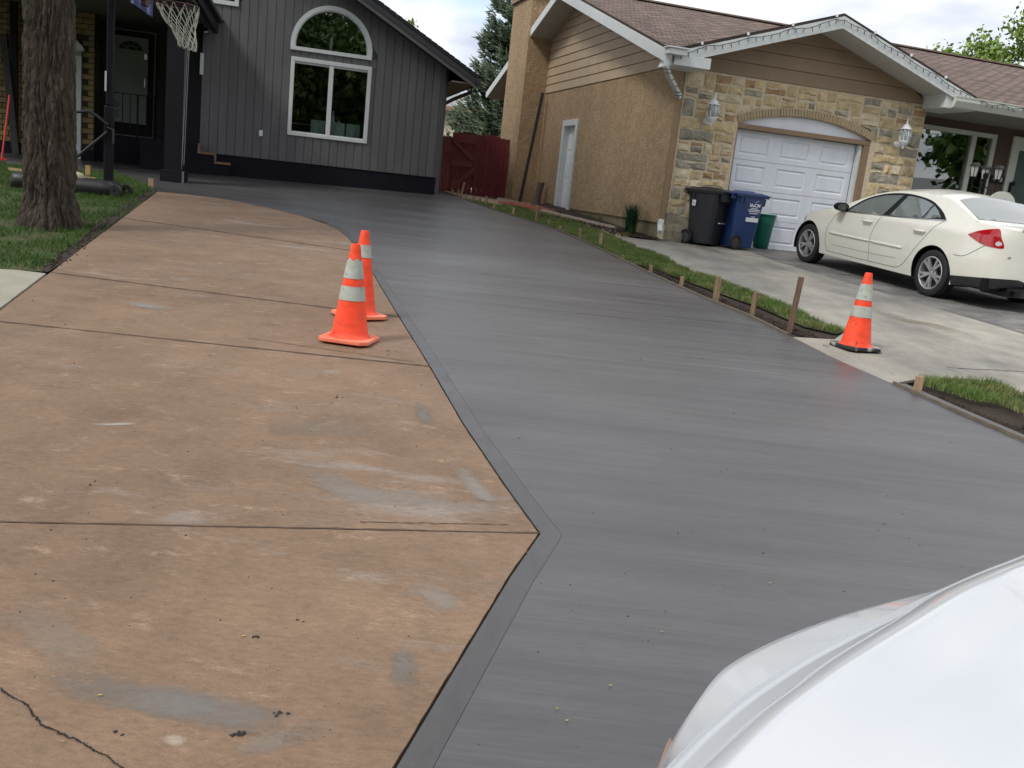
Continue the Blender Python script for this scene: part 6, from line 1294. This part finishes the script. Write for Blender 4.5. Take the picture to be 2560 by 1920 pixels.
# side glass: black surround, panes, pillar
gl_out=spl([(2.34,.95),(2.22,1.05),(1.98,1.20),(1.62,1.305),(1.25,1.345),(.95,1.34),(.62,1.30),(.42,1.235),(.24,1.15),(.12,1.065)],4)+[(.9,1.01),(1.4,.985),(1.9,.965)]
pane1=[(2.24,.975)]+spl([(2.16,1.045),(1.95,1.175),(1.62,1.275),(1.22,1.317)],4)+[(1.42,.998),(1.9,.978)]
pane2=[(1.27,1.008),(1.115,1.315)]+spl([(1.0,1.317),(.75,1.295),(.52,1.245)],4)+[(.60,1.04)]
pane3=[(.57,1.045),(.495,1.235),(.36,1.17),(.24,1.085)]
for sd in (1,-1):
    cpatch('window_surround',gl_out,m_blk,CAR,.004,.05,sd); cpatch('side_window',pane1,m_cgl,CAR,.008,.05,sd); cpatch('side_window',pane2,m_cgl,CAR,.008,.05,sd); cpatch('quarter_window',pane3,m_cgl,CAR,.008,.05,sd)
    cpatch('tail_light',spl([(-.36,.935),(-.5,1.005),(-.66,1.05),(-.715,1.045),(-.76,.95),(-.805,.825),(-.72,.815),(-.6,.83),(-.46,.885),(-.36,.93)],3),m_red,CAR,.008,.03,sd)
    cpatch('reverse_light',arcpts(-.755,.868,.03,0,6.1,12),m_clear,CAR,.013,.02,sd)
    cpatch('headlight',[(3.62,.70),(3.45,.78),(3.50,.70),(3.66,.62)],m_amb,CAR,.008,.03,sd)
    cpatch('black_rocker',[(2.83,.235),(.56,.235),(.56,.285),(2.83,.285)],m_plas,CAR,-.002,.05,sd)  # black plastic rocker strip below the doors
    cpatch('lower_bumper',[(-.25,.235),(-.8,.29),(-.93,.36),(-.94,.44),(-.6,.40),(-.22,.36)],m_plas,CAR,.006,.04,sd)
def cline(mb,pts,off=.0015,w=.006,sd=1):
    P=spl(pts,6); V=[];n=len(P)
    for i,(x,z) in enumerate(P):
        a=P[min(i+1,n-1)];b=P[max(i-1,0)]; dx,dz=a[0]-b[0],a[1]-b[1]; l=math.hypot(dx,dz)+1e-9; nx_,nz2=-dz/l*w/2,dx/l*w/2
        V+=[(x+nx_,sd*(cy(x+nx_,z+nz2)+off),z+nz2),(x-nx_,sd*(cy(x-nx_,z-nz2)+off),z-nz2)]
    mb.add(V,[(2*i,2*i+1,2*i+3,2*i+2) for i in range(n-1)])
for sd in (1,-1):
    for L_ in ([(2.38,.95),(2.56,.85),(2.68,.62),(2.68,.42),(2.62,.285)],[(1.42,.985),(1.52,.80),(1.545,.6),(1.53,.29)],[(.14,1.06),(.30,.92),(.52,.62),(.70,.40),(.84,.30),(1.0,.285)],[(2.62,.285),(1.8,.28),(1.0,.285)],[(-.22,.64),(-.4,.655),(-.62,.82)],[(3.62,.62),(3.45,.55)],[(2.5,.40),(1.53,.405),(.9,.42)]): mb=MB(); cline(mb,L_,sd=sd,w=.007 if L_[0][1]!=.40 else .004); mb.build('panel_gap',m_gap,CAR,local=True)
    mb=MB(); cline(mb,[(2.3,.958),(1.4,.992),(.12,1.062)],.009,.012,sd); mb.build('belt_strip',m_chrome,CAR,local=True)
    for xa,xb in ((2.60,1.56),(1.53,.80)):
        mb=MB(); V=[];n=14
        for i in range(n+1):
            x=xa+(xb-xa)*i/n; z=.585+.0*(2.6-x); e=min(1,min(i,n-i)/1.0+.25)
            for dz,o_ in ((-.022*e,0.0),(-.012*e,.014),(.012*e,.014),(.022*e,0.0)): V.append((x,sd*(cy(x,z+dz)+o_),z+dz))
        mb.add(V,[(i*4+k,i*4+k+1,(i+1)*4+k+1,(i+1)*4+k) for i in range(n) for k in range(3)]); mb.build('door_moulding',m_paint,CAR,local=True,smooth=True)
    for x in (1.70,.52):
        z=.865; mb=MB(); mb.tube([(x+.11,sd*(cy(x,z)+.0),z),(x+.09,sd*(cy(x,z)+.035),z),(x-.09,sd*(cy(x,z)+.035),z+.004),(x-.11,sd*(cy(x,z)+.0),z+.004)],.016,8); mb.build('door_handle',m_paint,CAR,local=True,smooth=True)
    mb=MB(); z=1.0; x=2.36; V=[]; mb.lathe([(0,-.09),(.05,-.08),(.075,-.03),(.08,.03),(.075,.07)],14,Matrix.Translation((x,sd*(cy(x,z)+.11),z+.02))@Matrix.Rotation(R(-90),4,'Y')@Matrix.Scale(.85,4,(1,0,0))@Matrix.Scale(1.35,4,(0,1,0))); mi_=mb.build('wing_mirror',m_blk,CAR,local=True,smooth=True,auto=50)
    mb=MB(); mb.lathe([(0,0),(.068,.0)],14,Matrix.Translation((x-.071,sd*(cy(x,z)+.11),z+.02))@Matrix.Rotation(R(-90),4,'Y')@Matrix.Scale(.85,4,(1,0,0))@Matrix.Scale(1.35,4,(0,1,0))); mb.build('mirror_glass',m_cgl,mi_,local=True)
    mb=MB(); mb.lathe([(.066,-.004),(.082,-.004),(.082,.012)],14,cap=False,M=Matrix.Translation((x-.068,sd*(cy(x,z)+.11),z+.02))@Matrix.Rotation(R(-90),4,'Y')@Matrix.Scale(.85,4,(1,0,0))@Matrix.Scale(1.35,4,(0,1,0))); mb.build('mirror_bezel',m_blk,mi_,local=True)
# wheels
def wheel(x,y,sd):
    M=Matrix.Translation((x,y,WR))@Matrix.Rotation(R(-90)*sd,4,'X')
    mb=MB(); mb.lathe([(.215,.085),(.235,.10),(.30,.102),(.318,.09),(.325,.06),(.325,-.06),(.318,-.09),(.3,-.1),(.215,-.1)],48,M,close=True)
    for k in range(60):
        a=k*math.pi/30
        for z in (-.045,.045): mb.box(M@Vector((.3255*math.cos(a),.3255*math.sin(a),z)),(.004,.012,.05),ry=0)
    w=mb.build('wheel',m_rub,CAR,local=True,smooth=True,auto=40)
    mb=MB(); mb.lathe([(.232,.098),(.222,.104),(.210,.095),(.205,.06),(.205,-.05)],48,M,cap=False); 
    for k in range(5):
        for s2 in (-1,1):
            a=k*2*math.pi/5+s2*.19+.3; a2=k*2*math.pi/5+s2*.11+.3
            p0=M@Vector((.05*math.cos(a2),.05*math.sin(a2),.07));p1=M@Vector((.13*math.cos(a2+s2*.03),.13*math.sin(a2+s2*.03),.082));p2=M@Vector((.212*math.cos(a),.212*math.sin(a),.088)); up=M.to_3x3()@Vector((0,0,1))
            mb.beam(p0,p1,.032,.035,up=up); mb.beam(p1,p2,.034,.03,up=up)
    mb.lathe([(.0,.085),(.03,.086),(.06,.078),(.075,.06),(.075,.03)],20,M); mb.build('rim',m_rim,w,local=True,smooth=True,auto=30)
    mb=MB(); mb.lathe([(0,.02),(.2,.02),(.2,.0),(0,.0)],24,M); mb.build('brake_disc',M_('dark_brake',(.03,.03,.03),.6,.2,9),w,local=True)
    mb=MB()
    for k in range(5): a=k*2*math.pi/5+.93; mb.lathe([(0,.072),(.010,.07),(.010,.05)],8,M@Matrix.Translation((.052*math.cos(a),.052*math.sin(a),0.012)))
    mb.build('lug_nuts',m_plas,w,local=True)
for (x,z) in wc:
    for sd in (1,-1): wheel(x,sd*.765,sd)
mb=MB()
for (x,z) in wc:
    for sd in (1,-1): mb.add(*(lambda V,F:(V,F))([(x+.39*math.cos(a),sd*y,z+.39*math.sin(a)) for y in (.5,.86) for a in np.linspace(-.3,math.pi+.3,20)],[(i,i+1,i+21,i+20) for i in range(19)]))
    mb.box((x,0,.5),(.8,1.02,.5))
mb.box((1.5,0,.33),(4.5,1.5,.16)); mb.box((1.69,0,.36),(2.28,1.62,.2)); mb.build('underbody',m_blk,CAR,local=True)
mb=MB(); mb.beam((-.60,.30,.22),(-1.0,.34,.25),.07,.07); mb.box((-.6,.2,.25),(.45,.5,.12)); mb.build('exhaust',m_plas,CAR,local=True)
mb=MB(); n=13; V=[]
for i in range(n):
    v=-.82+1.64*i/(n-1); a=ctop(-.80,v); V+= [(a[0]-.02,a[1],a[2]+.0),(a[0]-.11+.03*v*v,a[1],a[2]+.022),(a[0]-.115+.03*v*v,a[1],a[2]+.005),(a[0]-.06,a[1],a[2]-.03)]
mb.add(V,[(i*4+k,i*4+(k+1)%4,(i+1)*4+(k+1)%4,(i+1)*4+k) for i in range(n-1) for k in range(4)]+[(0,1,2,3),((n-1)*4+3,(n-1)*4+2,(n-1)*4+1,(n-1)*4)]); mb.build('spoiler',m_paint,CAR,local=True,smooth=True,auto=50)
mb=MB(); xx=-.885; mb.add([(x,cy(x,z)+.004,z) for x,z in ((-.845,.72),(-.865,.72),(-.865,.695),(-.845,.695))],[(0,1,2,3)]); mb.build('badge',m_rim,CAR,local=True)
# interior hint: steering column side and seat backs are hidden by the glass tint
# ================================================================ white car beside the camera
def Zp(x,y,z): r=ray(x,y); t=(z-H)/r[2]; return O+r*t
def crv(pts,z,n=60):
    P=[tuple(Zp(x,y,zz if (zz:=z if not hasattr(z,'__len__') else z[i]) is not None else 0)) for i,(x,y) in enumerate(pts)]
    P=np.array(spl(P,8)); d=np.concatenate([[0],np.cumsum(np.linalg.norm(np.diff(P,axis=0),axis=1))]); t=np.linspace(0,d[-1],n); return np.stack([np.interp(t,d,P[:,k]) for k in range(3)],1)
leaf_=[(1600,2060),(1650,1950),(1672,1890),(1702,1826),(1742,1757),(1785,1697),(1826,1660),(1895,1621),(1990,1579),(2100,1540),(2200,1511),(2300,1485),(2352,1471),(2450,1428),(2560,1385),(2700,1322)]
cre=[(1560,2060),(1630,1960),(1690,1893),(1765,1818),(1850,1746),(1900,1710),(1955,1674),(2020,1634),(2090,1597),(2150,1567),(2210,1541),(2270,1512),(2353,1473),(2451,1430),(2561,1387),(2701,1324)]
hed=[(1600,2080),(1680,1990),(1745,1922),(1800,1868),(1860,1812),(1915,1766),(1975,1722),(2040,1672),(2100,1632),(2160,1596),(2215,1563),(2275,1527),(2356,1478),(2453,1434),(2563,1391),(2703,1328)]
inn=[(1750,2080),(1810,2000),(1870,1925),(1925,1862),(1985,1800),(2040,1752),(2095,1712),(2160,1667),(2220,1628),(2280,1590),(2335,1555),(2395,1518),(2460,1480),(2530,1446),(2620,1408),(2740,1352)]
n_=90
cA=crv(leaf_,.925,n_); cB=crv(cre,.945,n_); cD=crv(hed,.962,n_); cE=crv(inn,.995,n_)
cB2=cB*1.; cB2[:,2]-=.012; 
cB2=cB*.93+cD*.07; cB2[:,2]-=.007
FC=thing('white_car','bright white car in the near right corner, hood and fender curving away','car',(1.3,.4,0)); off=wl(FC)
def loft(name,rows,m,cols=None,auto=None):
    V=[tuple(p) for r in rows for p in r]; n=len(rows[0]); F=[(i*n+k,i*n+k+1,(i+1)*n+k+1,(i+1)*n+k) for i in range(len(rows)-1) for k in range(n-1)]; mb=MB(); mb.add(V,F); return mb.build(name,m,FC,smooth=True,auto=auto)
def interp_rows(a,b,k,bulge=0): return [a*(1-t)+b*t+np.array([0,0,bulge*math.sin(math.pi*t)]) for t in np.linspace(0,1,k)]
ctr=np.array([1.5,.6]) 
def down(c,drop,outw): 
    r=c.copy(); t=np.gradient(c,axis=0)[:,:2]; t/=np.linalg.norm(t,axis=1)[:,None]; nn=np.stack([-t[:,1],t[:,0]],1); r[:,:2]+=nn*outw; r[:,2]-=drop; return r
loft('bumper_cover',[down(cA,.75,.03),down(cA,.55,.07),down(cA,.25,.065),down(cA,.10,.035),down(cA,.03,.012)]+interp_rows(cA,cB,7,.0),m_paintw)
loft('groove_lip',[cB,cB2],m_paintw)
loft('fender',interp_rows(cB2,cD,5,.0),m_paintw)
hood=interp_rows(cD,cE,8,.010); last=cE; hn=np.array([.643,-.766]); 
for d,z in ((.08,1.012),(.2,1.03),(.4,1.045),(.7,1.065),(1.0,1.085),(1.15,1.09)):
    r=cE.copy(); r[:,0]+=hn[0]*d; r[:,1]+=hn[1]*d; r[:,2]=z; hood.append(r)
loft('hood',hood[0:],m_paintw)
# rest of the body, mostly outside the frame: flank, wheel, windscreen, cabin
h0=hood[-1]; mb=MB(); r0=h0.copy(); r1=h0.copy(); r1[:,0]+=hn[0]*.75; r1[:,1]+=hn[1]*.75; r1[:,2]=1.5; r2=r1.copy(); r2[:,0]+=hn[0]*1.4; r2[:,1]+=hn[1]*1.4; r2[:,2]=1.5
loft('windscreen',[r0,r1],m_cgl); loft('roof',[r1,r2],m_paintw)
fl0=[h[0] for h in hood]+[r1[0],r2[0]]; V=[];
for p in fl0: V+= [tuple(p),(p[0],p[1],.35)]
mb=MB(); mb.add(V,[(2*i,2*i+1,2*i+3,2*i+2) for i in range(len(fl0)-1)]); mb.build('flank',m_paintw,FC)
mb=MB(); c=np.array([cE[0][0]+hn[0]*.5,cE[0][1]+hn[1]*.5]); M=Matrix.Translation((c[0]+.05,c[1]+.05,.33))@Matrix.Rotation(R(40),4,'Z')@Matrix.Rotation(R(90),4,'Y'); mb.lathe([(.2,-.1),(.3,-.1),(.33,-.06),(.33,.06),(.3,.1),(.2,.1)],32,M,close=True); wl2=mb.build('wheel',m_rub,FC,smooth=True,auto=40)
mb=MB(); mb.lathe([(0,-.09),(.2,-.09),(.2,.09),(0,.09)],20,M); mb.build('rim',m_rim,wl2)
am=[tuple(Zp(x,y,.90)) for x,y in ((1676,1834),(1664,1858),(1652,1890),(1640,1925),(1700,1925),(1690,1860))]
mb=MB(); lo=[(a,b,.82) for a,b,_ in am]; mb.prism(am,lo); mb.build('corner_marker',M_('brown_marker',(.22,.14,.09),.3,.1,3,coat=.5),FC,bevel=.004)
# ================================================================ small litter
mb=MB(); 
for x,y in ((608,1593),(249,1742),(157,1857),(1127,983),(1257,1190),(1317,1383),(1800,1473),(1925,1460),(1655,1582),(1526,1717),(1393,1775),(1417,1805),(1330,1330),(2275,1408)):
    p=G(x,y); s=rng.uniform(.005,.008); mb.add([(p[0]-s,p[1],p[2]+.004),(p[0],p[1]-s*.5,p[2]+.007),(p[0]+s,p[1]+s*.3,p[2]+.006),(p[0],p[1]+s*.7,p[2]+.005)],[(0,1,2,3)])
tag(mb.build('fallen_petals',m_yel,kind='stuff'),'tiny yellow petals scattered over both driveways','petals')
mb=MB()
def crumb(x,y,s):
    p=G(x,y); q=[(p[0]+a*s*rng.uniform(.6,1.4),p[1]+b*s*rng.uniform(.6,1.4),p[2]+c*s*.7) for a,b,c in ((0,0,1),(.9,0,.1),(.1,.95,.1),(-.9,.1,0),(0,-.9,.1))]; mb.add(q,[(0,1,2),(0,2,3),(0,3,4),(0,4,1)])
for x,y,s,n in ((600,1832,.010,5),(697,1785,.011,5),(645,1593,.008,3),(294,1838,.008,3),(450,1690,.006,1),(745,1548,.005,2),(234,1213,.010,2),(740,1022,.006,2),(840,995,.012,3),(975,882,.007,5),(590,460,.006,2),(1960,820,.02,3),(2060,865,.012,3),(1810,565,.02,2),(1810,1183,.007,2),(1600,1600,.004,2)):
    for _ in range(n): crumb(x+rng.normal(0,9),y+rng.normal(0,5),s*rng.uniform(.5,1.2))
for _ in range(170):
    x=rng.uniform(20,2500);y=rng.uniform(560,1900); crumb(x,y,rng.uniform(.0015,.0035)*(1+(1900-y)/700))
tag(mb.build('grit',m_crumb,kind='stuff'),'dark crumbs of soil and grit scattered on the concrete','grit')
# ================================================================ street opposite, behind the viewer (mirrored in glass and paint)
def plain_house(x,y,w,d,hw,hr,wall,roofm,label):
    t=thing('opposite_house',label,'house',(x,y,-.74 if y<-10 else -.2),0,'houses across the street')
    mb=MB(); mb.box((0,0,hw/2),(w,d,hw)); mb.build('wall',wall,t,local=True)
    mb=MB(); mb.prism([(-w/2-.5,-d/2-.6,hw),(-w/2-.5,d/2+.6,hw),(-w/2-.5,0,hw+hr)],[(w/2+.5,-d/2-.6,hw),(w/2+.5,d/2+.6,hw),(w/2+.5,0,hw+hr)]); mb.build('roof',roofm,t,local=True)
    for k in (-.3,.25):
        mb=MB(); mb.box((w*k,d/2+.03,1.7),(1.8,.08,1.3)); f_=mb.build('window',m_white,t,local=True); mb=MB(); mb.box((w*k,d/2+.08,1.7),(1.6,.06,1.1)); mb.build('pane',m_dglass,f_,local=True)
    mb=MB(); mb.box((0,d/2+.04,1.1),(1,.08,2.1)); mb.build('door',m_redst,t,local=True)
for a in ((-17,-36,15,9,3.0,2.6,m_stuc,m_gsh,'tan bungalow behind the viewer opposite the brick wing'),(1,-37,14,9,3.1,2.4,m_brn,m_shd,'brown bungalow behind the viewer in line with the driveway'),(18,-36,14,9,3.0,2.8,m_grey,m_gsh,'grey bungalow behind the viewer opposite the garage'),(35,-35,14,9,3.0,2.5,m_brn,m_shb,'brown bungalow behind the viewer far to the right')): plain_house(*a)
def hedge(x0,x1,y,h,label):
    t=thing('hedge',label,'hedge',((x0+x1)/2,y,-.74)); n=int((x1-x0)*420); P=np.stack([rng.uniform((x0-x1)/2,(x1-x0)/2,n),rng.normal(0,.5,n),rng.uniform(.1,h,n)+.25*np.sin(rng.uniform(0,6,n))],1); leaves(P,n,.16,.12,m_leaf,'foliage',t)
    mb=MB(); mb.box((0,0,h*.42),(x1-x0,.5,h*.8)); mb.build('core',m_barkf,t,local=True)
hedge(-30,-4,-26.5,3.4,'tall hedge across the street behind the viewer on the left'); hedge(4,34,-27,3.0,'tall hedge across the street behind the viewer on the right')

plain_house(52,-3,12,9,2.8,2.6,m_cream,m_gsh,'cream bungalow out of frame to the right'); bpy.data.objects[[o.name for o in bpy.data.objects if o.name.startswith('opposite_house')][-1]].rotation_euler=(0,0,R(65))
_d=drive; drive=ap
smear([(2180,770),(2260,800),(2340,815),(2420,845)],.42,(.22,.17,.11),.75,21); smear([(1700,590),(1760,620),(1830,640)],.5,(.24,.21,.15),.55,22); smear([(2000,700),(2150,740),(2300,760)],.8,(.28,.27,.26),.7,23)
drive=_d
